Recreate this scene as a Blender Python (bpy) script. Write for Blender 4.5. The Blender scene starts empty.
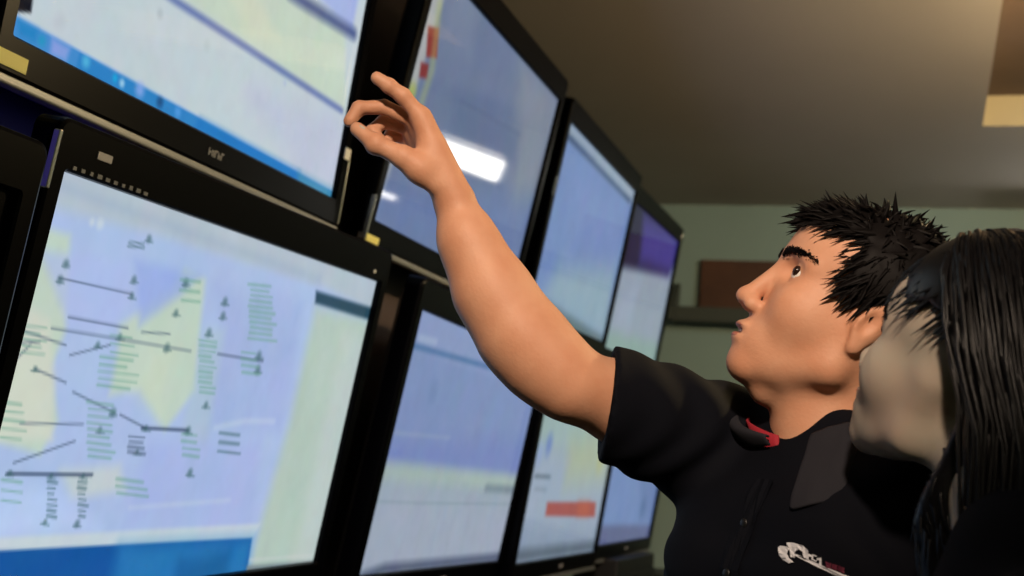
import bpy, bmesh, math, random, json
import numpy as np
from mathutils import Vector, Matrix

random.seed(7); RNG = np.random.default_rng(7)
SCN = bpy.context.scene
COL = SCN.collection
PI = math.pi

# ------------------------------------------------------------------ camera frame
F_PX, YAW, PITCH, ROLL = 1258.64, 0.323879, 0.142640, 0.083767
CAM = np.array([-1.35926, -1.13576, 1.35])
FW = np.array([math.cos(PITCH)*math.cos(YAW), math.cos(PITCH)*math.sin(YAW), math.sin(PITCH)])
_r0 = np.array([math.sin(YAW), -math.cos(YAW), 0.0]); _u0 = np.cross(_r0, FW)
RT = math.cos(ROLL)*_r0 + math.sin(ROLL)*_u0
UP = -math.sin(ROLL)*_r0 + math.cos(ROLL)*_u0
Z = np.array([0, 0, 1.0])
def W(px, py, d):
    """a measured point of the photograph, d metres in front of the lens"""
    return CAM + d*(FW + RT*(px-512)/F_PX + UP*(288-py)/F_PX)
def unit(v):
    v = np.asarray(v, float); return v/np.linalg.norm(v)

# ------------------------------------------------------------------ materials
def lin(c):
    c = np.asarray(c, float)/255.0
    return np.where(c <= 0.04045, c/12.92, ((c+0.055)/1.055)**2.4)
def mat(name, rgb, rough=0.5, metal=0.0, spec=0.5, noise=None, bump=None, sss=0.0, coat=0.0, lim=0.0, sheen=0.0):
    m = bpy.data.materials.new(name); m.use_nodes = True
    nt = m.node_tree; b = nt.nodes['Principled BSDF']
    col = tuple(lin(rgb))+(1,)
    b.inputs['Base Color'].default_value = col
    b.inputs['Roughness'].default_value = rough
    b.inputs['Metallic'].default_value = metal
    b.inputs['Specular IOR Level'].default_value = spec
    if coat: b.inputs['Coat Weight'].default_value = coat; b.inputs['Coat Roughness'].default_value = 0.05
    if sheen: b.inputs['Sheen Weight'].default_value = sheen
    if sss:
        b.inputs['Subsurface Weight'].default_value = sss
        b.inputs['Subsurface Radius'].default_value = (0.012, 0.005, 0.003)
        b.inputs['Subsurface Scale'].default_value = 1.0
    tc = nt.nodes.new('ShaderNodeTexCoord')
    if noise:
        sc, rgb2, amt = noise
        n = nt.nodes.new('ShaderNodeTexNoise'); n.inputs['Scale'].default_value = sc; n.inputs['Detail'].default_value = 4
        nt.links.new(tc.outputs['Object'], n.inputs['Vector'])
        mx = nt.nodes.new('ShaderNodeMix'); mx.data_type = 'RGBA'
        mx.inputs[6].default_value = col; mx.inputs[7].default_value = tuple(lin(rgb2))+(1,)
        mp = nt.nodes.new('ShaderNodeMapRange'); mp.inputs[1].default_value = 0.35; mp.inputs[2].default_value = 0.65; mp.inputs[4].default_value = amt
        nt.links.new(n.outputs['Fac'], mp.inputs[0]); nt.links.new(mp.outputs[0], mx.inputs[0])
        nt.links.new(mx.outputs[2], b.inputs['Base Color'])
    if bump:
        sc, st, dist = bump
        n = nt.nodes.new('ShaderNodeTexNoise'); n.inputs['Scale'].default_value = sc; n.inputs['Detail'].default_value = 3
        nt.links.new(tc.outputs['Object'], n.inputs['Vector'])
        bp = nt.nodes.new('ShaderNodeBump'); bp.inputs['Strength'].default_value = st; bp.inputs['Distance'].default_value = dist
        nt.links.new(n.outputs['Fac'], bp.inputs['Height']); nt.links.new(bp.outputs[0], b.inputs['Normal'])
    return m
def emit(name, rgb, strength):
    m = bpy.data.materials.new(name); m.use_nodes = True
    b = m.node_tree.nodes['Principled BSDF']
    b.inputs['Base Color'].default_value = (0.02, 0.02, 0.02, 1)
    b.inputs['Emission Color'].default_value = tuple(lin(rgb))+(1,)
    b.inputs['Emission Strength'].default_value = strength
    return m
def screen_mat(name, gain):
    m = bpy.data.materials.new(name); m.use_nodes = True
    nt = m.node_tree; b = nt.nodes['Principled BSDF']
    a = nt.nodes.new('ShaderNodeAttribute'); a.attribute_name = 'picture'
    b.inputs['Base Color'].default_value = (0.004, 0.004, 0.005, 1)
    b.inputs['Roughness'].default_value = 0.045
    b.inputs['Specular IOR Level'].default_value = 0.35
    nt.links.new(a.outputs['Color'], b.inputs['Emission Color'])
    b.inputs['Emission Strength'].default_value = gain
    return m

M = {
 'bezel': mat('black_gloss_plastic', (3, 3, 6), 0.3, spec=0.045),
 'shell': mat('black_matt_plastic', (13, 13, 15), 0.5),
 'silver': mat('brushed_grey_trim', (140, 142, 146), 0.4, metal=0.25),
 'chrome': mat('bright_trim', (225, 225, 225), 0.18, metal=0.9),
 'badge': mat('badge_grey', (165, 165, 172), 0.4),
 'white': mat('white_mark', (235, 236, 236), 0.5),  # white for the painted glint and the power light
 'yellow': mat('yellow_sticker', (250, 244, 150), 0.6),
 'panel': mat('dark_brown_board', (66, 48, 46), 0.55, noise=(9, (54, 40, 38), 0.7)),
 'steel': mat('black_painted_steel', (16, 16, 17), 0.45),
 'blue': mat('blue_board', (66, 62, 226), 0.5),
 'wall': mat('painted_wall', (148, 168, 166), 0.85, noise=(1.7, (138, 156, 154), 0.6), bump=(60, 0.08, 0.01)),
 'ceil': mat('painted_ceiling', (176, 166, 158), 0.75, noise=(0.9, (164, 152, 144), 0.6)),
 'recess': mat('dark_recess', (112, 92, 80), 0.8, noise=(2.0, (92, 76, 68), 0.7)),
 'lip': mat('cream_fascia', (176, 162, 134), 0.7),
 'floor': mat('grey_carpet', (88, 86, 84), 0.95, noise=(35, (70, 68, 68), 0.6), bump=(200, 0.3, 0.01)),
 'wood': mat('brown_board', (92, 58, 44), 0.6, noise=(6, (74, 46, 36), 0.7)),
 'ledge': mat('grey_ledge', (70, 74, 70), 0.7),
 'skin': mat('tanned_skin', (204, 152, 122), 0.55, spec=0.35, noise=(22, (190, 130, 98), 0.6), bump=(260, 0.18, 0.002), sss=0.06),
 'skin_pale': mat('pale_skin', (178, 168, 152), 0.6, noise=(14, (186, 156, 138), 0.5), sss=0.12),
 'lips': mat('lip_skin', (168, 104, 86), 0.5),
 'eye_white': mat('eye_white', (215, 212, 205), 0.2),
 'iris': mat('dark_iris', (38, 24, 18), 0.15),
 'tooth': mat('tooth_white', (225, 222, 210), 0.25),
 'hair': mat('black_hair', (13, 10, 10), 0.6, spec=0.12),
 'hair2': mat('glossy_black_hair', (12, 11, 13), 0.36, spec=0.35),
 'shirt': mat('black_polo_cloth', (7, 9, 17), 0.85, spec=0.12, bump=(900, 0.15, 0.001)),
 'collar': mat('charcoal_collar_cloth', (36, 36, 42), 0.85, spec=0.2, bump=(900, 0.15, 0.001)),
 'red': mat('red_lining', (150, 22, 40), 0.8),
 'print_white': mat('white_print', (215, 216, 222), 0.7),
 'print_red': mat('dark_red_print', (92, 22, 46), 0.7),
 'trouser': mat('charcoal_trousers', (22, 22, 26), 0.85, bump=(600, 0.15, 0.001)),
 'shoe': mat('black_leather', (12, 11, 11), 0.35),
 'lamp': emit('warm_white_tube', (255, 250, 240), 14.0),
 'bulb': emit('warm_bulb', (255, 196, 130), 6.0),
 'lamp_body': mat('white_enamel', (205, 203, 196), 0.5),
}

# ------------------------------------------------------------------ object helpers
def link(name, me, m=None, parent=None):
    o = bpy.data.objects.new(name, me); COL.objects.link(o)
    if m is not None:
        for x in (m if isinstance(m, (list, tuple)) else [m]): me.materials.append(x)
    if parent is not None: o.parent = parent
    return o
def tag(o, label=None, cat=None, group=None, kind=None):
    if label: o['label'] = label
    if cat: o['category'] = cat
    if group: o['group'] = group
    if kind: o['kind'] = kind
    return o
def empty(name, mw):
    o = bpy.data.objects.new(name, None); COL.objects.link(o); o.empty_display_size = 0.1
    o.matrix_world = mw; return o
def npmesh(name, V, Fq, smooth=True):
    me = bpy.data.meshes.new(name)
    V = np.asarray(V, np.float32); Fq = np.asarray(Fq, np.int32); k = Fq.shape[1]
    me.vertices.add(len(V)); me.vertices.foreach_set('co', V.ravel())
    me.loops.add(Fq.size); me.loops.foreach_set('vertex_index', Fq.ravel())
    me.polygons.add(len(Fq)); me.polygons.foreach_set('loop_start', np.arange(0, Fq.size, k, dtype=np.int32))
    me.polygons.foreach_set('loop_total', np.full(len(Fq), k, np.int32))
    if smooth: me.polygons.foreach_set('use_smooth', np.ones(len(Fq), bool))
    me.update(calc_edges=True); me.validate()
    return me
def bmesh_to(bm, name, smooth=False):
    bmesh.ops.recalc_face_normals(bm, faces=bm.faces)
    me = bpy.data.meshes.new(name); bm.to_mesh(me); bm.free()
    if smooth:
        for p in me.polygons: p.use_smooth = True
    return me
def add_box(bm, lo, hi, bevel=0.0, seg=2):
    lo = Vector(lo); hi = Vector(hi)
    g = bmesh.ops.create_cube(bm, size=1.0)
    for v in g['verts']:
        v.co = Vector(((v.co.x+.5)*(hi.x-lo.x)+lo.x, (v.co.y+.5)*(hi.y-lo.y)+lo.y, (v.co.z+.5)*(hi.z-lo.z)+lo.z))
    if bevel:
        vs = set(g['verts'])
        es = [e for e in bm.edges if e.verts[0] in vs and e.verts[1] in vs]
        bmesh.ops.bevel(bm, geom=es, offset=bevel, segments=seg, profile=0.6, affect='EDGES')
def box(name, lo, hi, m, parent=None, bevel=0.004):
    bm = bmesh.new(); add_box(bm, lo, hi, bevel); return link(name, bmesh_to(bm, name), m, parent)
def rrect(x0, x1, z0, z1, r, n=5):
    P = []
    for cx, cz, a0 in ((x1-r, z1-r, 0), (x0+r, z1-r, PI/2), (x0+r, z0+r, PI), (x1-r, z0+r, 1.5*PI)):
        for i in range(n+1):
            a = a0+i*PI/2/n; P.append((cx+r*math.cos(a), cz+r*math.sin(a)))
    return P
def loops_mesh(name, loops, close_ends=False, smooth=False, ring=False):
    """bridge loops of equal length; ring also joins the last loop to the first"""
    n = len(loops[0]); V = [p for L in loops for p in L]; Fs = []
    K = len(loops)
    for a in range(K if ring else K-1):
        b = (a+1) % K
        for i in range(n):
            j = (i+1) % n; Fs.append((a*n+i, a*n+j, b*n+j, b*n+i))
    bm = bmesh.new(); vs = [bm.verts.new(v) for v in V]
    for f in Fs: bm.faces.new([vs[i] for i in f])
    if close_ends:
        bm.faces.new(vs[:n][::-1]); bm.faces.new(vs[(K-1)*n:])
    return bmesh_to(bm, name, smooth)
def tube(bm, pts, rad, n=10):
    pts = [Vector(p) for p in pts]; prev = None; rings = []
    for i, p in enumerate(pts):
        t = (pts[min(i+1, len(pts)-1)]-pts[max(i-1, 0)]).normalized()
        a = t.orthogonal().normalized() if prev is None else (prev-t*prev.dot(t)).normalized()
        prev = a; b = t.cross(a); r = rad[i] if isinstance(rad, (list, tuple)) else rad
        rings.append([bm.verts.new(p+r*(math.cos(2*PI*k/n)*a+math.sin(2*PI*k/n)*b)) for k in range(n)])
    for A, B in zip(rings, rings[1:]):
        for k in range(n): bm.faces.new((A[k], A[(k+1) % n], B[(k+1) % n], B[k]))
    bm.faces.new(rings[0][::-1]); bm.faces.new(rings[-1])

# ------------------------------------------------------------------ implicit surfaces -> one continuous mesh
class Cone:
    def __init__(s, a, b, ra, rb): s.a = np.asarray(a, float); s.b = np.asarray(b, float); s.ra = ra; s.rb = rb
    def box(s):
        r = max(s.ra, s.rb); return np.minimum(s.a, s.b)-r, np.maximum(s.a, s.b)+r
    def ev(s, P):
        d = s.b-s.a; t = np.clip(((P-s.a)@d)/max(d@d, 1e-12), 0, 1)
        q = P-(s.a+t[..., None]*d)
        return np.sqrt((q*q).sum(-1))-(s.ra+(s.rb-s.ra)*t)
class Ell:
    """ellipsoid; R columns are its own axes in the world"""
    def __init__(s, c, r, R=None): s.c = np.asarray(c, float); s.r = np.asarray(r, float); s.R = np.eye(3) if R is None else np.asarray(R, float)
    def box(s):
        e = np.sqrt(((s.R*s.r)**2).sum(1)); return s.c-e, s.c+e
    def ev(s, P):
        q = (P-s.c)@s.R
        k0 = np.sqrt(((q/s.r)**2).sum(-1)); k1 = np.sqrt(((q/(s.r*s.r))**2).sum(-1))
        return k0*(k0-1)/np.maximum(k1, 1e-9)
class Plane:
    """inside where (P-p).n < 0"""
    def __init__(s, p, n): s.p = np.asarray(p, float); s.n = unit(n)
    def ev(s, P): return (P-s.p)@s.n
def smin(a, b, k):
    if k <= 0: return np.minimum(a, b)
    h = np.maximum(k-np.abs(a-b), 0)/k; return np.minimum(a, b)-h*h*k*0.25
def smax(a, b, k): return -smin(-a, -b, k)
class Field:
    def __init__(s, lo, hi, h):
        s.lo = np.asarray(lo, float); s.h = h; s.n = np.ceil((np.asarray(hi)-s.lo)/h).astype(int)+1
        s.a = np.full(s.n, 0.5, np.float32)
    def region(s, lo, hi):
        i0 = np.clip(np.floor((lo-s.lo)/s.h).astype(int), 0, s.n); i1 = np.clip(np.ceil((hi-s.lo)/s.h).astype(int)+1, 0, s.n)
        ax = [s.lo[k]+s.h*np.arange(i0[k], i1[k]) for k in range(3)]
        P = np.stack(np.meshgrid(*ax, indexing='ij'), -1) if min(i1-i0) > 0 else None
        return tuple(slice(i0[k], i1[k]) for k in range(3)), P
    def add(s, prim, k=0.01):
        lo, hi = prim.box(); m = k+2*s.h+0.006
        sl, P = s.region(lo-m, hi+m)
        if P is not None: s.a[sl] = smin(s.a[sl], prim.ev(P), k)
        return s
    def sub(s, prim, k=0.004):
        lo, hi = prim.box(); sl, P = s.region(lo-k-2*s.h, hi+k+2*s.h)
        if P is not None: s.a[sl] = smax(s.a[sl], -prim.ev(P), k)
        return s
    def merge(s, f, k):          # f a Field on the same spacing grid, offset by whole cells
        o = np.round((f.lo-s.lo)/s.h).astype(int); i0 = np.maximum(o, 0); i1 = np.minimum(o+f.n, s.n)
        if (i1 <= i0).any(): return s
        sl = tuple(slice(i0[i], i1[i]) for i in range(3)); fl = tuple(slice(i0[i]-o[i], i1[i]-o[i]) for i in range(3))
        s.a[sl] = smin(s.a[sl], f.a[fl], k); return s
    def mod(s, fn, lo=None, hi=None):
        sl, P = s.region(s.lo if lo is None else np.asarray(lo), s.lo+s.h*s.n if hi is None else np.asarray(hi)); s.a[sl] = fn(s.a[sl], P); return s
    def mesh(s):
        a = s.a; h = s.h; neg = a < 0
        n = np.array(a.shape)
        any_ = np.zeros(n-1, bool); all_ = np.ones(n-1, bool)
        off = [(i, j, k) for i in (0, 1) for j in (0, 1) for k in (0, 1)]
        cut = lambda o: neg[o[0]:n[0]-1+o[0], o[1]:n[1]-1+o[1], o[2]:n[2]-1+o[2]]
        for o in off: any_ |= cut(o); all_ &= cut(o)
        act = any_ & ~all_; C = np.argwhere(act)
        idx = np.full(act.shape, -1, np.int32); idx[act] = np.arange(len(C))
        acc = np.zeros((len(C), 3)); cnt = np.zeros(len(C))
        for o in off:
            for ax in range(3):
                if o[ax]: continue
                p = list(o); p[ax] = 1
                A = a[C[:, 0]+o[0], C[:, 1]+o[1], C[:, 2]+o[2]]; B = a[C[:, 0]+p[0], C[:, 1]+p[1], C[:, 2]+p[2]]
                x = (A < 0) != (B < 0); t = np.where(x, A/np.where(x, A-B, 1), 0)
                q = np.tile(np.array(o, float), (len(C), 1)); q[:, ax] += t
                acc += q*x[:, None]; cnt += x
        V = s.lo+h*(C+acc/cnt[:, None])
        Q = []
        for ax in range(3):
            b, c = (ax+1) % 3, (ax+2) % 3
            s0 = [slice(None)]*3; s1 = [slice(None)]*3
            s0[ax] = slice(0, n[ax]-1); s1[ax] = slice(1, n[ax])
            for d in (b, c): s0[d] = slice(1, n[d]-1); s1[d] = slice(1, n[d]-1)
            n0 = neg[tuple(s0)]; n1 = neg[tuple(s1)]
            E = np.argwhere(n0 != n1)
            if not len(E): continue
            fl = n0[E[:, 0], E[:, 1], E[:, 2]]
            g = E.copy(); g[:, b] += 1; g[:, c] += 1
            def cell(db, dc):
                q = g.copy(); q[:, b] += db; q[:, c] += dc; return idx[q[:, 0], q[:, 1], q[:, 2]]
            f = np.stack([cell(-1, -1), cell(0, -1), cell(0, 0), cell(-1, 0)], 1)
            f[~fl] = f[~fl][:, ::-1]; Q.append(f)
        return V, np.concatenate(Q)
def blend_mesh(V, Q, it=2, lam=0.5):
    e = np.concatenate([Q[:, [0, 1]], Q[:, [1, 2]], Q[:, [2, 3]], Q[:, [3, 0]]]); e = np.concatenate([e, e[:, ::-1]])
    deg = np.bincount(e[:, 0], minlength=len(V))[:, None]
    for _ in range(it):
        for l in (lam, -lam*1.03):
            s = np.stack([np.bincount(e[:, 0], V[e[:, 1], k], len(V)) for k in range(3)], 1)
            V = V+l*(s/np.maximum(deg, 1)-V)
    return V
def strands(paths, rad, sides=3):
    """paths (S,K,3); rad (S,K): every strand a closed tapering tube"""
    S, K, _ = paths.shape
    T = np.gradient(paths, axis=1); T /= np.linalg.norm(T, axis=2, keepdims=True)+1e-9
    ref = np.array([0.31, 0.52, 0.79]); A = np.cross(T, ref); A /= np.linalg.norm(A, axis=2, keepdims=True)+1e-9; B = np.cross(T, A)
    V = np.stack([paths+rad[..., None]*(math.cos(2*PI*i/sides)*A+math.sin(2*PI*i/sides)*B) for i in range(sides)], 2).reshape(-1, 3)
    base = (np.arange(S)[:, None]*K+np.arange(K-1)[None])*sides
    Q = []
    for i in range(sides):
        j = (i+1) % sides
        Q.append(np.stack([base+i, base+j, base+sides+j, base+sides+i], -1).reshape(-1, 4))
    return V, np.concatenate(Q)
# ------------------------------------------------------------------ the room
X0, X1, Y0, Y1, ZC = -3.6, 5.6, -4.6, 0.95, 2.92
def struct(name, lo, hi, m, label):
    o = box(name, lo, hi, m, None, 0.0); return tag(o, label, None, None, 'structure')
struct('floor', (X0, Y0, -0.1), (X1, Y1, 0), M['floor'], 'grey carpeted floor of the control room')
struct('wall_left', (X0, Y1, 0), (X1, Y1+.12, 3.2), M['wall'], 'painted wall behind the rack of screens')
struct('wall_back', (X1, Y0-.12, 0), (X1+.12, Y1+.12, 3.2), M['wall'], 'grey green end wall under the ceiling')
struct('wall_right', (X0, Y0-.12, 0), (X1, Y0, 3.2), M['wall'], 'painted wall opposite the screens')
struct('wall_front', (X0-.12, Y0-.12, 0), (X0, Y1+.12, 3.2), M['wall'], 'painted wall behind the viewer')
RX0, RX1, RY0, RY1, RZ = 0.9, 4.04, -4.1, -1.32, 3.05
def ceiling():
    bm = bmesh.new()
    def q(pts, mi):
        f = bm.faces.new([bm.verts.new(p) for p in pts]); f.material_index = mi
    for (a, b, c, d) in ((X0, X1, RY1, Y1), (X0, X1, Y0, RY0), (X0, RX0, RY0, RY1), (RX1, X1, RY0, RY1)):
        q([(a, c, ZC), (a, d, ZC), (b, d, ZC), (b, c, ZC)], 0)
    ring = [(RX0, RY0), (RX1, RY0), (RX1, RY1), (RX0, RY1)]
    for i in range(4):
        (xa, ya), (xb, yb) = ring[i], ring[(i+1) % 4]
        q([(xa, ya, ZC), (xb, yb, ZC), (xb, yb, RZ), (xa, ya, RZ)], 1)
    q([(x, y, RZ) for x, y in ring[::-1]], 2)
    q([(X0, Y0, 3.2), (X1, Y0, 3.2), (X1, Y1, 3.2), (X0, Y1, 3.2)], 0)
    me = bpy.data.meshes.new('ceiling'); bm.to_mesh(me); bm.free()
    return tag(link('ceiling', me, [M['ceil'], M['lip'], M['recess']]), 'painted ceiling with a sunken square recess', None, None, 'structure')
ceiling()
o = box('wall_ledge', (X1-.16, -3.4, 2.235), (X1, 0.20, 2.315), M['ledge'], None, 0.006)
tag(o, 'dark grey ledge running along the end wall under the brown board', 'ledge')
o = box('wall_board', (X1-.035, -0.86, 2.315), (X1, 0.085, 2.60), M['wood'], None, 0.004)
tag(o, 'dark brown board standing on the ledge of the end wall', 'board')

# dark wedge at the free end of the ledge
bm = bmesh.new()
sec = [(X1, 2.235), (X1, 2.46), (X1-.03, 2.46), (X1-.16, 2.315), (X1-.16, 2.235)]
A_ = [bm.verts.new((x, .20, z)) for x, z in sec]; B_ = [bm.verts.new((x, .225, z)) for x, z in sec]
bm.faces.new(A_); bm.faces.new(B_[::-1])
for i in range(5): bm.faces.new((A_[i], B_[i], B_[(i+1) % 5], A_[(i+1) % 5]))
tag(link('ledge_wedge', bmesh_to(bm, 'ledge_wedge'), M['ledge']), 'dark grey wedge at the screen end of the wall ledge', 'bracket')

def cabinet(lo, hi, label):
    x0, y0, z0 = lo; x1, y1, z1 = hi
    bm = bmesh.new(); add_box(bm, (x0+.02, y0, z0+.06), (x1, y1, z1-.03), .004)
    add_box(bm, (x0+.05, y0+.03, z0), (x1-.02, y1-.03, z0+.06), .002)
    b = link('low_cabinet', bmesh_to(bm, 'low_cabinet'), M['shell'])
    tag(b, label, 'cabinet')
    box('top', (x0, y0-.01, z1-.03), (x1, y1+.01, z1), M['steel'], b)
    n = 3; w = (y1-y0)/n
    for i in range(n):
        d = box('door', (x0, y0+i*w+.006, z0+.08), (x0+.02, y0+(i+1)*w-.006, z1-.04), M['shell'], b)
        box('handle', (x0-.02, y0+(i+.85)*w-.006, z1-.28), (x0, y0+(i+.85)*w+.006, z1-.14), M['silver'], d, .003)
cabinet((5.10, -1.9, 0), (5.59, 0.215, 0.885), 'black low cabinet against the end wall beyond the screens')

# ------------------------------------------------------------------ screens
SW, SH = 1.02, 0.5907
BL, BT, BB = 0.033, 0.070, 0.056
POSES = {"00": [[0.0059, -0.0292, 0.6008], [1.0257, -0.0353, 0.6212], [1.0379, 0.0504, 0.0369], [0.0181, 0.0565, 0.0165]], "01": [[-0.0508, -0.008, 1.3626], [0.9689, 0.0146, 1.3767], [0.9759, 0.0655, 0.7883], [-0.0438, 0.0429, 0.7742]], "10": [[1.1852, -0.0696, 0.5885], [2.2049, -0.0523, 0.5769], [2.1969, 0.0333, -0.0075], [1.1771, 0.016, 0.0041]], "11": [[1.1113, -0.0676, 1.3564], [2.1313, -0.0587, 1.3599], [2.1325, 0.0411, 0.7777], [1.1125, 0.0321, 0.7742]], "20": [[2.2604, -0.0606, 0.5697], [3.2802, -0.046, 0.5692], [3.279, 0.0202, -0.0177], [2.2592, 0.0056, -0.0173]], "21": [[2.2383, -0.0651, 1.3275], [3.2579, -0.0474, 1.3477], [3.268, 0.0408, 0.7638], [2.2483, 0.023, 0.7435]], "30": [[3.3458, -0.0402, 0.5853], [4.3657, -0.0348, 0.5926], [4.3696, 0.0394, 0.0067], [3.3496, 0.034, -0.0007]], "31": [[3.2966, -0.0091, 1.3444], [4.3165, -0.0196, 1.3592], [4.3258, 0.0589, 0.7738], [3.3059, 0.0694, 0.7591]]}
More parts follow.
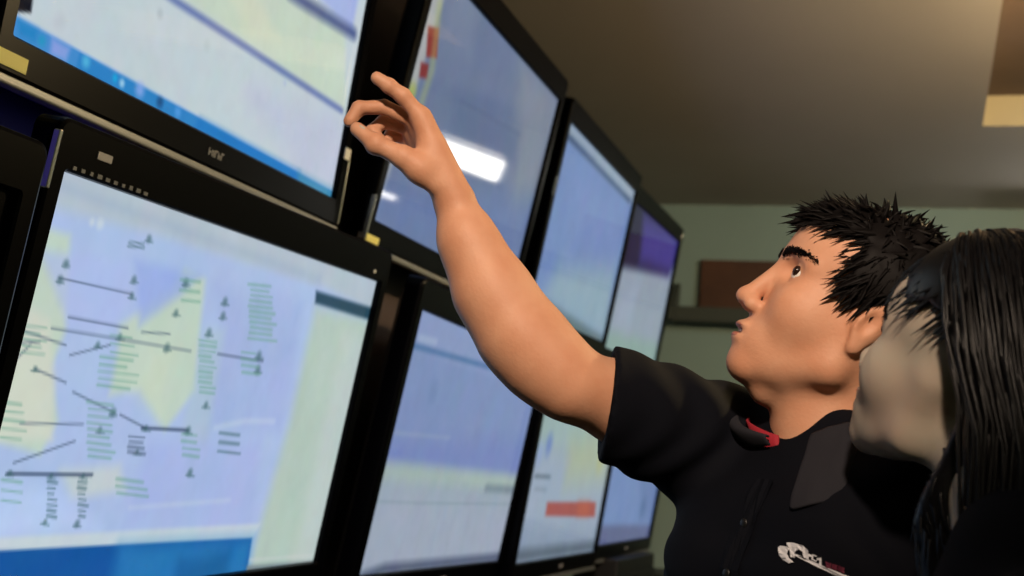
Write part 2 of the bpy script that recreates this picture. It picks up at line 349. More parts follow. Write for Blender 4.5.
OPS = json.loads(r'''{"00":[["poly",[[-0.084,0.085],[-0.001,-0.007],[1.078,-0.023],[1.128,0.069],[0.782,0.042],[0.224,0.043],[-0.02,0.052]],[176,190,202],0.0145,1.0],["poly",[[0.001,0.027],[0.782,0.042],[0.782,0.024],[0.01,0.013]],[158,176,198],0.0116,0.6],["poly",[[-0.075,0.317],[0.006,0.079],[0.052,0.08],[0.091,0.208],[0.078,0.266],[0.12,0.334],[0.101,0.384],[-0.062,0.355]],[188,206,192],0.0102,1.0],["poly",[[-0.075,0.317],[-0.013,0.18],[0.05,0.199],[0.093,0.279],[0.118,0.363],[-0.004,0.366]],[205,210,196],0.0116,0.8],["poly",[[0.207,0.188],[0.309,0.12],[0.335,0.084],[0.397,0.091],[0.416,0.172],[0.443,0.27],[0.385,0.339],[0.293,0.28],[0.223,0.292],[0.216,0.224]],[188,206,192],0.0123,1.0],["poly",[[0.291,0.209],[0.368,0.21],[0.365,0.324],[0.288,0.28]],[196,210,190],0.0284,0.7],["poly",[[0.151,0.405],[0.288,0.397],[0.316,0.436],[0.189,0.449]],[200,210,200],0.0145,0.7],["poly",[[0.001,0.11],[0.194,0.094],[0.216,0.148],[0.186,0.197],[0.099,0.207]],[170,186,232],0.0123,0.7],["poly",[[0.205,0.089],[0.379,0.085],[0.338,0.124],[0.254,0.182]],[150,170,226],0.0145,0.8],["poly",[[0.429,0.094],[0.738,0.078],[0.757,0.326],[0.501,0.335],[0.488,0.181]],[158,176,220],0.0284,0.8],["poly",[[0.431,0.17],[0.49,0.163],[0.516,0.369],[0.434,0.354]],[172,192,200],0.0174,0.5],["poly",[[0.351,0.356],[0.692,0.347],[0.75,0.515],[0.328,0.499]],[164,180,226],0.0232,0.8],["poly",[[0.033,0.419],[0.162,0.434],[0.278,0.497],[0.023,0.5]],[182,202,240],0.0232,0.8],["poly",[[0.785,0.083],[1.081,0.079],[1.027,0.631],[0.756,0.61],[0.787,0.305]],[176,196,186],0.0261,1.0],["poly",[[0.928,0.114],[1.101,0.116],[1.036,0.631],[0.937,0.624]],[186,200,198],0.0348,0.8],["poly",[[-0.014,0.498],[0.764,0.504],[0.747,0.534],[-0.006,0.519]],[196,208,214],0.0062,0.9],["poly",[[0.772,0.055],[1.028,0.055],[1.026,0.081],[0.779,0.078]],[40,72,92],0.0062,1.0],["poly",[[-0.008,0.515],[0.746,0.53],[0.761,0.629],[0.009,0.565]],[22,84,156],0.0038,1.0],["poly",[[0.338,0.524],[0.746,0.53],[0.761,0.629],[0.34,0.593]],[48,132,190],0.0284,0.7],["poly",[[0.518,0.557],[0.676,0.549],[0.691,0.623],[0.509,0.608]],[28,92,150],0.0259,0.8],["poly",[[0.751,0.583],[1.052,0.591],[1.075,0.655],[0.761,0.629]],[118,132,138],0.0062,1.0],["line",[[0.757,0.572],[1.01,0.578]],[200,205,205],0.0055,0.48],["line",[[0.051,0.14],[0.217,0.139]],[70,86,110],0.0024,0.6000000000000001],["line",[[0.09,0.19],[0.227,0.19]],[70,86,110],0.0034,0.6000000000000001],["line",[[0.061,0.209],[0.217,0.208],[0.405,0.208]],[70,86,110],0.0029,0.6000000000000001],["line",[[0.263,0.192],[0.336,0.187]],[70,86,110],0.0029,0.6000000000000001],["line",[[0.486,0.205],[0.637,0.204]],[70,86,110],0.0041,0.6000000000000001],["line",[[0.046,0.342],[0.177,0.338]],[70,86,110],0.0029,0.6000000000000001],["line",[[0.052,0.396],[0.168,0.363]],[70,86,110],0.0034,0.6000000000000001],["line",[[0.048,0.267],[0.118,0.281]],[70,86,110],0.0024,0.6000000000000001],["line",[[0.138,0.293],[0.245,0.318]],[70,86,110],0.0024,0.6000000000000001],["line",[[0.259,0.32],[0.332,0.338]],[70,86,110],0.0034,0.6000000000000001],["line",[[0.027,0.236],[-0.002,0.266]],[70,86,110],0.0017,0.6000000000000001],["line",[[0.001,0.218],[0.098,0.229]],[70,86,110],0.0024,0.6000000000000001],["line",[[0.112,0.242],[0.195,0.219]],[70,86,110],0.0024,0.6000000000000001],["line",[[-0.03,0.239],[0.044,0.23]],[70,86,110],0.0024,0.6000000000000001],["line",[[0.044,0.411],[0.226,0.412]],[44,58,84],0.0049,0.7200000000000001],["line",[[0.322,0.338],[0.45,0.337]],[44,58,84],0.0049,0.7200000000000001],["dot",[[0.058,0.119]],[64,98,104],0.0072,0.6400000000000001],["line",[[0.051,0.123],[0.067,0.122]],[64,98,104],0.0031,0.48],["dot",[[0.214,0.118]],[64,98,104],0.0072,0.6400000000000001],["line",[[0.206,0.123],[0.225,0.121]],[64,98,104],0.0022,0.48],["dot",[[0.213,0.205]],[64,98,104],0.0062,0.6400000000000001],["line",[[0.205,0.209],[0.225,0.208]],[64,98,104],0.0027,0.48],["dot",[[0.337,0.209]],[64,98,104],0.0088,0.6400000000000001],["line",[[0.328,0.214],[0.35,0.213]],[64,98,104],0.0031,0.48],["dot",[[0.339,0.153]],[64,98,104],0.0072,0.6400000000000001],["line",[[0.33,0.157],[0.352,0.156]],[64,98,104],0.0031,0.48],["dot",[[0.226,0.053]],[64,98,104],0.0072,0.6400000000000001],["line",[[0.218,0.058],[0.237,0.056]],[64,98,104],0.0022,0.48],["dot",[[0.474,0.141]],[64,98,104],0.0088,0.6400000000000001],["line",[[0.463,0.146],[0.488,0.144]],[64,98,104],0.0031,0.48],["dot",[[0.47,0.117]],[64,98,104],0.0088,0.6400000000000001],["line",[[0.459,0.122],[0.484,0.121]],[64,98,104],0.0038,0.48],["dot",[[0.444,0.173]],[64,98,104],0.0088,0.6400000000000001],["line",[[0.434,0.178],[0.458,0.177]],[64,98,104],0.0038,0.48],["dot",[[0.619,0.196]],[64,98,104],0.0102,0.6400000000000001],["line",[[0.607,0.201],[0.636,0.2]],[64,98,104],0.0044,0.48],["dot",[[0.627,0.221]],[64,98,104],0.0102,0.6400000000000001],["line",[[0.615,0.226],[0.643,0.225]],[64,98,104],0.0035,0.48],["dot",[[0.048,0.267]],[64,98,104],0.0051,0.6400000000000001],["line",[[0.041,0.27],[0.057,0.27]],[64,98,104],0.0031,0.48],["dot",[[0.332,0.338]],[64,98,104],0.0062,0.6400000000000001],["line",[[0.323,0.341],[0.345,0.342]],[64,98,104],0.0038,0.48],["dot",[[0.451,0.338]],[64,98,104],0.0088,0.6400000000000001],["line",[[0.44,0.342],[0.465,0.343]],[64,98,104],0.0038,0.48],["dot",[[0.324,0.376]],[64,98,104],0.0051,0.6400000000000001],["line",[[0.315,0.379],[0.336,0.38]],[64,98,104],0.0031,0.48],["dot",[[0.135,0.414]],[64,98,104],0.0051,0.6400000000000001],["line",[[0.127,0.417],[0.145,0.418]],[64,98,104],0.0022,0.48],["dot",[[0.206,0.414]],[64,98,104],0.0051,0.6400000000000001],["line",[[0.198,0.417],[0.217,0.418]],[64,98,104],0.0022,0.48],["dot",[[0.049,0.41]],[64,98,104],0.0051,0.6400000000000001],["line",[[0.042,0.413],[0.058,0.414]],[64,98,104],0.0022,0.48],["dot",[[0.486,0.293]],[64,98,104],0.0072,0.6400000000000001],["line",[[0.475,0.297],[0.5,0.297]],[64,98,104],0.0031,0.48],["dot",[[0.486,0.408]],[64,98,104],0.0088,0.6400000000000001],["line",[[0.476,0.412],[0.501,0.414]],[64,98,104],0.0038,0.48],["dot",[[0.054,0.142]],[64,98,104],0.0072,0.6400000000000001],["line",[[0.047,0.146],[0.063,0.145]],[64,98,104],0.0031,0.48],["dot",[[0.218,0.142]],[64,98,104],0.0062,0.6400000000000001],["line",[[0.21,0.146],[0.23,0.145]],[64,98,104],0.0031,0.48],["dot",[[0.346,0.103]],[64,98,104],0.0088,0.6400000000000001],["line",[[0.337,0.108],[0.359,0.106]],[64,98,104],0.0031,0.48],["dot",[[0.146,0.48]],[64,98,104],0.0051,0.6400000000000001],["line",[[0.138,0.482],[0.156,0.485]],[64,98,104],0.0027,0.48],["dot",[[0.219,0.485]],[64,98,104],0.0072,0.6400000000000001],["line",[[0.211,0.488],[0.23,0.49]],[64,98,104],0.0022,0.48],["dot",[[0.24,0.318]],[64,98,104],0.0088,0.6400000000000001],["line",[[0.232,0.322],[0.252,0.322]],[64,98,104],0.0022,0.48],["dot",[[0.167,0.222]],[64,98,104],0.0062,0.6400000000000001],["line",[[0.16,0.225],[0.178,0.225]],[64,98,104],0.0031,0.48],["dot",[[0.219,0.345]],[64,98,104],0.0062,0.6400000000000001],["line",[[0.211,0.348],[0.231,0.349]],[64,98,104],0.0031,0.48],["line",[[0.529,0.078],[0.604,0.071]],[108,160,142],0.0047,0.5599999999999999],["line",[[0.541,0.086],[0.603,0.081]],[108,160,142],0.0036,0.5599999999999999],["line",[[0.545,0.095],[0.618,0.089]],[108,160,142],0.0036,0.5599999999999999],["line",[[0.546,0.104],[0.62,0.099]],[108,160,142],0.0051,0.5599999999999999],["line",[[0.546,0.114],[0.627,0.108]],[108,160,142],0.0047,0.5599999999999999],["line",[[0.554,0.122],[0.64,0.117]],[108,160,142],0.0059,0.5599999999999999],["line",[[0.557,0.131],[0.631,0.127]],[108,160,142],0.0051,0.5599999999999999],["line",[[0.563,0.14],[0.653,0.135]],[108,160,142],0.0051,0.5599999999999999],["line",[[0.569,0.149],[0.643,0.146]],[108,160,142],0.0051,0.5599999999999999],["line",[[0.569,0.159],[0.646,0.155]],[108,160,142],0.0051,0.5599999999999999],["line",[[0.569,0.169],[0.669,0.164]],[108,160,142],0.0042,0.5599999999999999],["line",[[0.42,0.188],[0.474,0.186]],[108,160,142],0.0036,0.5599999999999999],["line",[[0.425,0.196],[0.475,0.194]],[108,160,142],0.0051,0.5599999999999999],["line",[[0.426,0.205],[0.477,0.203]],[108,160,142],0.0029,0.5599999999999999],["line",[[0.431,0.213],[0.467,0.212]],[108,160,142],0.0051,0.5599999999999999],["line",[[0.437,0.221],[0.479,0.22]],[108,160,142],0.0042,0.5599999999999999],["line",[[0.438,0.23],[0.491,0.229]],[108,160,142],0.0029,0.5599999999999999],["line",[[0.442,0.238],[0.482,0.238]],[108,160,142],0.0051,0.5599999999999999],["line",[[0.446,0.247],[0.485,0.246]],[108,160,142],0.0042,0.5599999999999999],["line",[[0.448,0.255],[0.487,0.255]],[108,160,142],0.0051,0.5599999999999999],["line",[[0.455,0.264],[0.503,0.263]],[108,160,142],0.0036,0.5599999999999999],["line",[[0.458,0.272],[0.504,0.272]],[108,160,142],0.0042,0.5599999999999999],["line",[[0.179,0.238],[0.258,0.237]],[108,160,142],0.0042,0.5599999999999999],["line",[[0.182,0.249],[0.246,0.248]],[108,160,142],0.0042,0.5599999999999999],["line",[[0.183,0.259],[0.281,0.258]],[108,160,142],0.0029,0.5599999999999999],["line",[[0.187,0.269],[0.281,0.269]],[108,160,142],0.0029,0.5599999999999999],["line",[[0.188,0.279],[0.267,0.28]],[108,160,142],0.0042,0.5599999999999999],["line",[[-0.003,0.315],[0.038,0.317]],[108,160,142],0.0042,0.5599999999999999],["line",[[0.003,0.327],[0.046,0.328]],[108,160,142],0.0029,0.5599999999999999],["line",[[0.007,0.338],[0.052,0.34]],[108,160,142],0.0042,0.5599999999999999],["line",[[0.013,0.35],[0.06,0.352]],[108,160,142],0.0029,0.5599999999999999],["line",[[0.014,0.362],[0.055,0.364]],[108,160,142],0.0029,0.5599999999999999],["line",[[0.174,0.305],[0.236,0.307]],[108,160,142],0.0042,0.5599999999999999],["line",[[0.181,0.315],[0.245,0.316]],[108,160,142],0.0029,0.5599999999999999],["line",[[0.184,0.325],[0.233,0.326]],[108,160,142],0.0036,0.5599999999999999],["line",[[0.186,0.335],[0.244,0.337]],[108,160,142],0.0036,0.5599999999999999],["line",[[0.191,0.344],[0.249,0.347]],[108,160,142],0.0042,0.5599999999999999],["line",[[0.195,0.354],[0.245,0.356]],[108,160,142],0.0042,0.5599999999999999],["line",[[0.197,0.364],[0.253,0.367]],[108,160,142],0.0042,0.5599999999999999],["line",[[0.203,0.374],[0.268,0.378]],[108,160,142],0.0042,0.5599999999999999],["line",[[0.207,0.384],[0.262,0.387]],[108,160,142],0.0042,0.5599999999999999],["line",[[0.288,0.418],[0.359,0.424]],[108,160,142],0.0051,0.5599999999999999],["line",[[0.291,0.429],[0.374,0.436]],[108,160,142],0.0042,0.5599999999999999],["line",[[0.298,0.44],[0.382,0.447]],[108,160,142],0.0042,0.5599999999999999],["line",[[0.549,0.338],[0.616,0.34]],[64,98,104],0.0051,0.5599999999999999],["line",[[0.555,0.354],[0.621,0.356]],[64,98,104],0.0059,0.5599999999999999],["line",[[0.557,0.37],[0.633,0.373]],[64,98,104],0.0042,0.5599999999999999],["line",[[0.435,0.344],[0.48,0.345]],[108,160,142],0.0036,0.5599999999999999],["line",[[0.439,0.355],[0.483,0.357]],[108,160,142],0.0051,0.5599999999999999],["line",[[0.447,0.367],[0.499,0.369]],[108,160,142],0.0036,0.5599999999999999],["line",[[0.452,0.378],[0.502,0.381]],[108,160,142],0.0051,0.5599999999999999],["line",[[0.131,0.422],[0.151,0.424]],[64,98,104],0.0042,0.5599999999999999],["line",[[0.133,0.431],[0.15,0.432]],[64,98,104],0.0029,0.5599999999999999],["line",[[0.137,0.439],[0.15,0.44]],[64,98,104],0.0029,0.5599999999999999],["line",[[0.14,0.447],[0.16,0.449]],[64,98,104],0.0029,0.5599999999999999],["line",[[0.142,0.455],[0.163,0.457]],[64,98,104],0.0029,0.5599999999999999],["line",[[0.145,0.463],[0.163,0.465]],[64,98,104],0.0042,0.5599999999999999],["line",[[0.147,0.471],[0.168,0.474]],[64,98,104],0.0042,0.5599999999999999],["line",[[0.198,0.423],[0.218,0.424]],[64,98,104],0.0036,0.5599999999999999],["line",[[0.201,0.431],[0.219,0.433]],[64,98,104],0.0051,0.5599999999999999],["line",[[0.205,0.44],[0.22,0.441]],[64,98,104],0.0029,0.5599999999999999],["line",[[0.209,0.448],[0.226,0.45]],[64,98,104],0.0029,0.5599999999999999],["line",[[0.211,0.456],[0.234,0.459]],[64,98,104],0.0042,0.5599999999999999],["line",[[0.215,0.465],[0.231,0.467]],[64,98,104],0.0029,0.5599999999999999],["line",[[0.219,0.473],[0.233,0.475]],[64,98,104],0.0042,0.5599999999999999],["line",[[0.331,0.1],[0.384,0.096]],[108,160,142],0.0051,0.5599999999999999],["line",[[0.335,0.116],[0.389,0.112]],[108,160,142],0.0051,0.5599999999999999],["line",[[0.346,0.131],[0.397,0.127]],[108,160,142],0.0042,0.5599999999999999],["line",[[-0.001,0.212],[0.05,0.21]],[108,160,142],0.0029,0.5599999999999999],["line",[[0.001,0.221],[0.04,0.22]],[108,160,142],0.0036,0.5599999999999999],["line",[[0.007,0.229],[0.056,0.228]],[108,160,142],0.0029,0.5599999999999999],["line",[[0.013,0.238],[0.049,0.237]],[108,160,142],0.0029,0.5599999999999999],["line",[[0.013,0.247],[0.059,0.246]],[108,160,142],0.0021,0.5599999999999999],["line",[[0.19,0.205],[0.242,0.203]],[108,160,142],0.0029,0.5599999999999999],["line",[[0.195,0.217],[0.253,0.215]],[108,160,142],0.0029,0.5599999999999999],["line",[[0.2,0.229],[0.268,0.228]],[108,160,142],0.0029,0.5599999999999999],["line",[[0.037,0.419],[0.077,0.423]],[108,160,142],0.0042,0.5599999999999999],["line",[[0.041,0.433],[0.083,0.437]],[108,160,142],0.0029,0.5599999999999999],["line",[[0.046,0.447],[0.085,0.451]],[108,160,142],0.0029,0.5599999999999999],["line",[[0.293,0.352],[0.335,0.353]],[70,86,110],0.0029,0.5599999999999999],["line",[[0.298,0.36],[0.333,0.361]],[70,86,110],0.0036,0.5599999999999999],["line",[[0.298,0.368],[0.339,0.37]],[70,86,110],0.0051,0.5599999999999999],["line",[[0.301,0.376],[0.346,0.379]],[70,86,110],0.0051,0.5599999999999999],["line",[[0.181,0.066],[0.217,0.062]],[64,98,104],0.0029,0.5599999999999999],["line",[[0.181,0.072],[0.219,0.068]],[64,98,104],0.0036,0.5599999999999999],["line",[[0.558,0.195],[0.606,0.193]],[108,160,142],0.0036,0.5599999999999999],["line",[[0.563,0.206],[0.613,0.205]],[108,160,142],0.0051,0.5599999999999999],["line",[[0.569,0.217],[0.627,0.216]],[108,160,142],0.0051,0.5599999999999999],["line",[[0.576,0.229],[0.638,0.228]],[108,160,142],0.0051,0.5599999999999999],["line",[[0.531,0.33],[0.623,0.314],[0.727,0.31]],[190,205,225],0.0096,0.48],["line",[[0.341,0.464],[0.635,0.457]],[190,205,225],0.0078,0.4],["dot",[[0.09,0.054]],[205,215,220],0.0068,0.6400000000000001],["dot",[[0.108,0.053]],[205,215,220],0.0096,0.6400000000000001]],"01":[["poly",[[0.332,0.4],[1.015,0.405],[0.948,0.249],[0.737,0.244]],[192,208,192],0.0153,1.0],["poly",[[0.486,0.341],[0.58,0.305],[0.698,0.357],[0.595,0.393]],[206,214,190],0.0192,0.6],["poly",[[0.626,0.476],[1.022,0.421],[1.042,0.59],[0.874,0.586]],[184,190,214],0.0537,0.8],["poly",[[0.775,0.229],[0.983,0.149],[0.98,0.238]],[160,176,222],0.0123,1.0],["line",[[0.307,0.41],[0.35,0.411],[0.601,0.409],[1.0,0.407]],[72,92,160],0.0117,0.7200000000000001],["line",[[0.701,0.262],[0.748,0.26],[0.992,0.242]],[46,62,120],0.0223,0.76],["poly",[[-0.055,0.523],[0.027,0.49],[0.035,0.548],[-0.04,0.572]],[14,18,30],0.0035,1.0],["poly",[[-0.008,0.562],[1.035,0.575],[1.046,0.6],[-0.002,0.594]],[44,128,194],0.0017,1.0],["poly",[[-0.008,0.562],[0.149,0.564],[0.148,0.59],[-0.002,0.594]],[74,142,206],0.0043,0.7],["poly",[[0.086,0.566],[0.127,0.567],[0.124,0.588],[0.088,0.589]],[140,160,222],0.0087,0.9],["poly",[[0.013,0.566],[0.055,0.565],[0.054,0.583],[0.022,0.583]],[28,128,190],0.0087,0.8],["poly",[[0.485,0.569],[0.868,0.571],[0.877,0.596],[0.476,0.589]],[22,112,186],0.0126,0.8],["poly",[[0.86,0.573],[1.034,0.573],[1.044,0.596],[0.869,0.598]],[70,140,170],0.0164,0.8],["dot",[[0.067,0.577]],[30,150,190],0.0094,0.7200000000000001],["dot",[[0.167,0.574]],[90,190,225],0.0108,0.7200000000000001],["dot",[[0.24,0.576]],[20,170,220],0.0076,0.7200000000000001],["dot",[[0.259,0.578]],[190,225,240],0.0076,0.7200000000000001],["dot",[[0.306,0.574]],[150,170,235],0.0143,0.7200000000000001],["dot",[[0.364,0.577]],[20,60,110],0.0108,0.7200000000000001],["dot",[[0.418,0.578]],[90,160,230],0.0108,0.7200000000000001],["line",[[-0.003,0.561],[0.198,0.564],[1.034,0.573]],[150,180,225],0.0032,0.5599999999999999],["dot",[[0.319,0.445]],[150,165,170],0.0096,0.4],["dot",[[0.465,0.448]],[170,185,190],0.0118,0.4],["dot",[[0.095,0.539]],[175,185,195],0.0144,0.4],["dot",[[0.745,0.426]],[160,170,215],0.0072,0.4]],"11":[["poly",[[-0.065,0.018],[0.083,0.003],[0.018,0.613],[-0.039,0.625]],[172,176,178],0.0151,1.0],["poly",[[0.033,0.134],[0.091,0.117],[0.121,0.179],[0.063,0.196]],[140,52,52],0.0058,1.0],["poly",[[0.044,0.215],[0.088,0.205],[0.097,0.237],[0.054,0.247]],[132,52,56],0.0065,1.0],["line",[[0.065,0.071],[0.111,0.211],[0.095,0.336],[0.094,0.408]],[176,186,116],0.026,0.44000000000000006],["dot",[[0.038,0.287]],[160,176,60],0.0249,0.6400000000000001],["poly",[[0.636,0.006],[1.028,-0.019],[1.129,0.477],[0.931,0.543]],[134,144,160],0.068,0.8],["poly",[[0.057,-0.034],[0.277,-0.024],[0.309,0.119],[0.139,0.128]],[130,142,166],0.0502,0.5],["poly",[[-0.053,0.516],[1.083,0.297],[1.199,0.56],[-0.011,0.619]],[106,128,176],0.0673,0.8],["poly",[[0.266,0.21],[0.768,0.166],[0.808,0.273],[0.312,0.323]],[96,112,148],0.0543,0.7],["line",[[0.31,0.221],[0.778,0.178]],[90,104,140],0.0104,0.4]],"21":[["poly",[[-0.011,-0.006],[1.102,-0.024],[1.061,0.049],[0.019,0.044]],[150,168,186],0.0254,1.0],["line",[[0.041,0.041],[0.982,0.046]],[44,66,100],0.0188,0.7200000000000001],["poly",[[0.249,0.416],[0.966,0.299],[1.115,0.613],[0.117,0.55]],[150,176,186],0.0794,0.8],["poly",[[-0.114,0.535],[1.042,0.574],[1.118,0.653],[-0.108,0.61]],[86,106,110],0.0246,0.9],["poly",[[0.158,0.086],[0.829,0.074],[0.949,0.282],[0.325,0.352]],[128,150,200],0.1058,0.5]],"31":[["poly",[[-0.486,-0.09],[1.224,-0.098],[0.957,0.17],[-0.18,0.299]],[36,36,66],0.0272,1.0],["poly",[[0.317,0.016],[1.076,-0.045],[0.989,0.156],[0.404,0.199]],[72,64,146],0.0562,0.9],["poly",[[0.15,0.519],[1.112,0.476],[1.11,0.643],[0.077,0.627]],[140,170,160],0.0393,0.8],["poly",[[0.239,0.323],[0.48,0.286],[0.463,0.482],[0.209,0.491]],[164,176,200],0.0657,0.6]],"10":[["poly",[[-0.111,-0.002],[1.061,-0.059],[1.16,0.085],[-0.046,0.083]],[134,152,194],0.0183,1.0],["line",[[-0.012,0.081],[0.188,0.076],[1.099,0.054]],[62,104,152],0.0121,0.7200000000000001],["poly",[[-0.04,0.296],[1.183,0.224],[1.062,0.346],[-0.022,0.344]],[118,134,190],0.0452,0.8],["poly",[[-0.038,0.344],[1.167,0.343],[0.993,0.648],[-0.061,0.619]],[160,174,184],0.0229,0.9],["poly",[[-0.038,0.344],[1.167,0.343],[1.147,0.387],[-0.034,0.379]],[164,184,176],0.0229,0.8],["poly",[[-0.043,0.427],[1.137,0.442],[1.07,0.622],[-0.021,0.6]],[162,172,192],0.0413,0.7],["line",[[-0.068,0.429],[0.287,0.43],[1.02,0.425]],[130,150,160],0.0058,0.48],["line",[[0.762,0.383],[1.039,0.383]],[96,112,130],0.0203,0.5599999999999999],["line",[[-0.043,0.607],[0.157,0.583],[1.041,0.582]],[62,72,98],0.0225,0.7200000000000001],["dot",[[0.202,0.168]],[104,126,172],0.0314,0.48],["line",[[0.047,0.059],[0.147,0.055]],[170,185,210],0.0138,0.5599999999999999],["dot",[[0.009,0.171]],[150,185,130],0.0159,0.4],["line",[[0.033,0.276],[0.388,0.266]],[150,166,190],0.009,0.4],["line",[[0.235,0.452],[0.232,0.546]],[150,162,180],0.0122,0.32000000000000006],["line",[[0.334,0.451],[0.33,0.549]],[150,162,180],0.0149,0.32000000000000006],["line",[[0.44,0.451],[0.435,0.551]],[150,162,180],0.0122,0.32000000000000006],["line",[[0.552,0.45],[0.546,0.554]],[150,162,180],0.0159,0.32000000000000006],["line",[[0.672,0.45],[0.666,0.557]],[150,162,180],0.0169,0.32000000000000006]],"20":[["poly",[[-0.147,0.097],[1.017,0.021],[1.036,0.21],[-0.042,0.253]],[150,176,172],0.0715,0.8],["poly",[[0.395,0.203],[0.975,0.138],[1.027,0.324],[0.439,0.351]],[170,182,146],0.0846,0.7],["dot",[[0.877,0.261]],[182,188,110],0.0514,0.36000000000000004],["dot",[[0.154,0.23]],[86,112,190],0.0414,0.6400000000000001],["dot",[[0.07,0.258]],[140,160,220],0.0414,0.48],["line",[[0.063,0.329],[0.235,0.328]],[80,96,110],0.0123,0.6400000000000001],["line",[[0.09,0.368],[0.217,0.37]],[120,136,150],0.0119,0.48],["poly",[[0.255,0.408],[0.93,0.407],[0.958,0.463],[0.262,0.452]],[160,82,80],0.0087,1.0],["poly",[[0.658,0.407],[0.836,0.407],[0.86,0.458],[0.681,0.456]],[178,92,70],0.0271,0.7],["poly",[[-0.009,0.491],[1.08,0.513],[1.134,0.686],[-0.024,0.623]],[134,150,172],0.0666,0.8],["line",[[-0.087,0.57],[1.126,0.571]],[80,92,104],0.0344,0.7200000000000001]],"30":[["poly",[[-0.123,0.514],[1.517,0.544],[1.567,0.724],[-0.098,0.641]],[96,106,146],0.0195,1.0],["poly",[[0.569,0.292],[1.147,0.306],[1.112,0.516],[0.769,0.509]],[104,128,176],0.0743,0.8],["dot",[[0.784,0.457]],[60,96,140],0.0563,0.48]]}''')
BASE = {'00': (168, 188, 226), '01': (190, 204, 210), '10': (124, 144, 188), '11': (108, 124, 156),
        '20': (152, 168, 188), '21': (116, 142, 192), '30': (116, 142, 192), '31': (150, 164, 180)}
GAIN = {'00': 1.0, '01': 1.0, '10': 0.92, '11': 0.86, '20': 0.92, '21': 0.88, '30': 0.85, '31': 0.85}
GRID = {'00': (320, 186), '01': (300, 174), '10': (200, 116), '11': (200, 116), '20': (150, 90), '21': (150, 90), '30': (100, 60), '31': (100, 60)}
def seg_dist(P, a, b):
    a = np.array(a); d = np.array(b)-a; t = np.clip(((P-a)@d)/max(d@d, 1e-12), 0, 1)
    q = P-(a+t[..., None]*d); return np.sqrt((q*q).sum(-1))
def poly_sdf(P, pts):
    d = np.full(P.shape[:-1], 1e9); ins = np.zeros(P.shape[:-1], bool)
    for a, b in zip(pts, pts[1:]+pts[:1]):
        d = np.minimum(d, seg_dist(P, a, b))
        c = ((a[1] > P[..., 1]) != (b[1] > P[..., 1])) & (P[..., 0] < (b[0]-a[0])*(P[..., 1]-a[1])/((b[1]-a[1]) or 1e-9)+a[0])
        ins ^= c
    return np.where(ins, -d, d)
def screen_mesh(key):
    nx, nz = GRID[key]
    x = np.linspace(0, SW, nx+1); z = np.linspace(0, SH, nz+1)
    P = np.stack(np.meshgrid(x, z, indexing='xy'), -1)          # [iz, ix] from the top
    img = np.tile(np.array(BASE[key], float), (nz+1, nx+1, 1))
    px = SW/nx
    for kind, pts, col, w, al in OPS[key]:
        if kind == 'poly':
            s = max(w, px); c = np.clip(0.5-poly_sdf(P, pts)/(2*s), 0, 1); c = c*c*(3-2*c)
        elif kind == 'line':
            d = np.full(P.shape[:-1], 1e9)
            for a, b in zip(pts, pts[1:]): d = np.minimum(d, seg_dist(P, a, b))
            c = np.clip((max(w, px)*1.0-d)/max(w*.9, px), 0, 1)
        else:
            d = np.sqrt(((P-np.array(pts[0]))**2).sum(-1)); c = np.clip((1.3*w-d)/max(w, px), 0, 1)
        c = (c*al)[..., None]; img = img*(1-c)+np.array(col, float)*c
    rg = np.random.default_rng(int(key)+3)                  # uneven tint of the compressed picture
    for cells, amp in ((7, 1.7), (17, 1.5), (41, 1.1)):
        g = rg.normal(size=(cells+1, cells*2+1, 3))*np.array([.55, .45, .5]); g += rg.normal(size=(cells+1, cells*2+1, 1))*.6
        a = np.linspace(0, cells, nz+1); b = np.linspace(0, cells*2, nx+1)
        i = np.minimum(a.astype(int), cells-1); j = np.minimum(b.astype(int), cells*2-1)
        fa = (a-i)[:, None, None]; fb = (b-j)[None, :, None]; fa = fa*fa*(3-2*fa); fb = fb*fb*(3-2*fb)
        img += amp*((g[i][:, j]*(1-fa)+g[i+1][:, j]*fa)*(1-fb)+(g[i][:, j+1]*(1-fa)+g[i+1][:, j+1]*fa)*fb)
    img = np.clip(img, 0, 255)
    V = np.stack([P[..., 0], np.zeros(P.shape[:2]), SH-P[..., 1]], -1).reshape(-1, 3)
    i = (np.arange(nz)[:, None]*(nx+1)+np.arange(nx)[None]).ravel()
    me = npmesh('screen', V, np.stack([i, i+nx+1, i+nx+2, i+1], 1), False)
    ca = me.color_attributes.new('picture', 'FLOAT_COLOR', 'POINT')
    rgba = np.concatenate([lin(img), np.ones(img.shape[:2]+(1,))], -1).astype(np.float32)
    ca.data.foreach_set('color', rgba.ravel())
    return me
def frame_mesh():
    L = lambda e, y, r: [(a, y, b) for a, b in rrect(-BL+e, SW+BL-e, -BB+e, SH+BT-e, r)]
    I = lambda e, y: [(a, y, b) for a, b in rrect(-e, SW+e, -e, SH+e, .003+e)]
    loops = [I(0, .004), I(.001, -.009), I(.004, -.012), L(.006, -.012, .016), L(.0015, -.0095, .019), L(0, -.004, .02), L(0, .03, .02), L(.012, .034, .014), I(.004, .034)]
    return loops_mesh('bezel', loops, ring=True)
def shell_mesh():
    L = lambda e, y, r: [(a, y, b) for a, b in rrect(-BL+e, SW+BL-e, -BB+e, SH+BT-e, r)]
    return loops_mesh('back_cover', [L(.012, .034, .02), L(.03, .05, .03), L(.16, .075, .05), L(.18, .08, .05)], close_ends=True)
def strip_mesh(x0, x1):
    bm = bmesh.new(); add_box(bm, (x0, -.014, -BB-.012), (x1, .012, -BB+.001), .004, 3); return bmesh_to(bm, 'trim_strip')
FRAME, SHELL = frame_mesh(), shell_mesh()
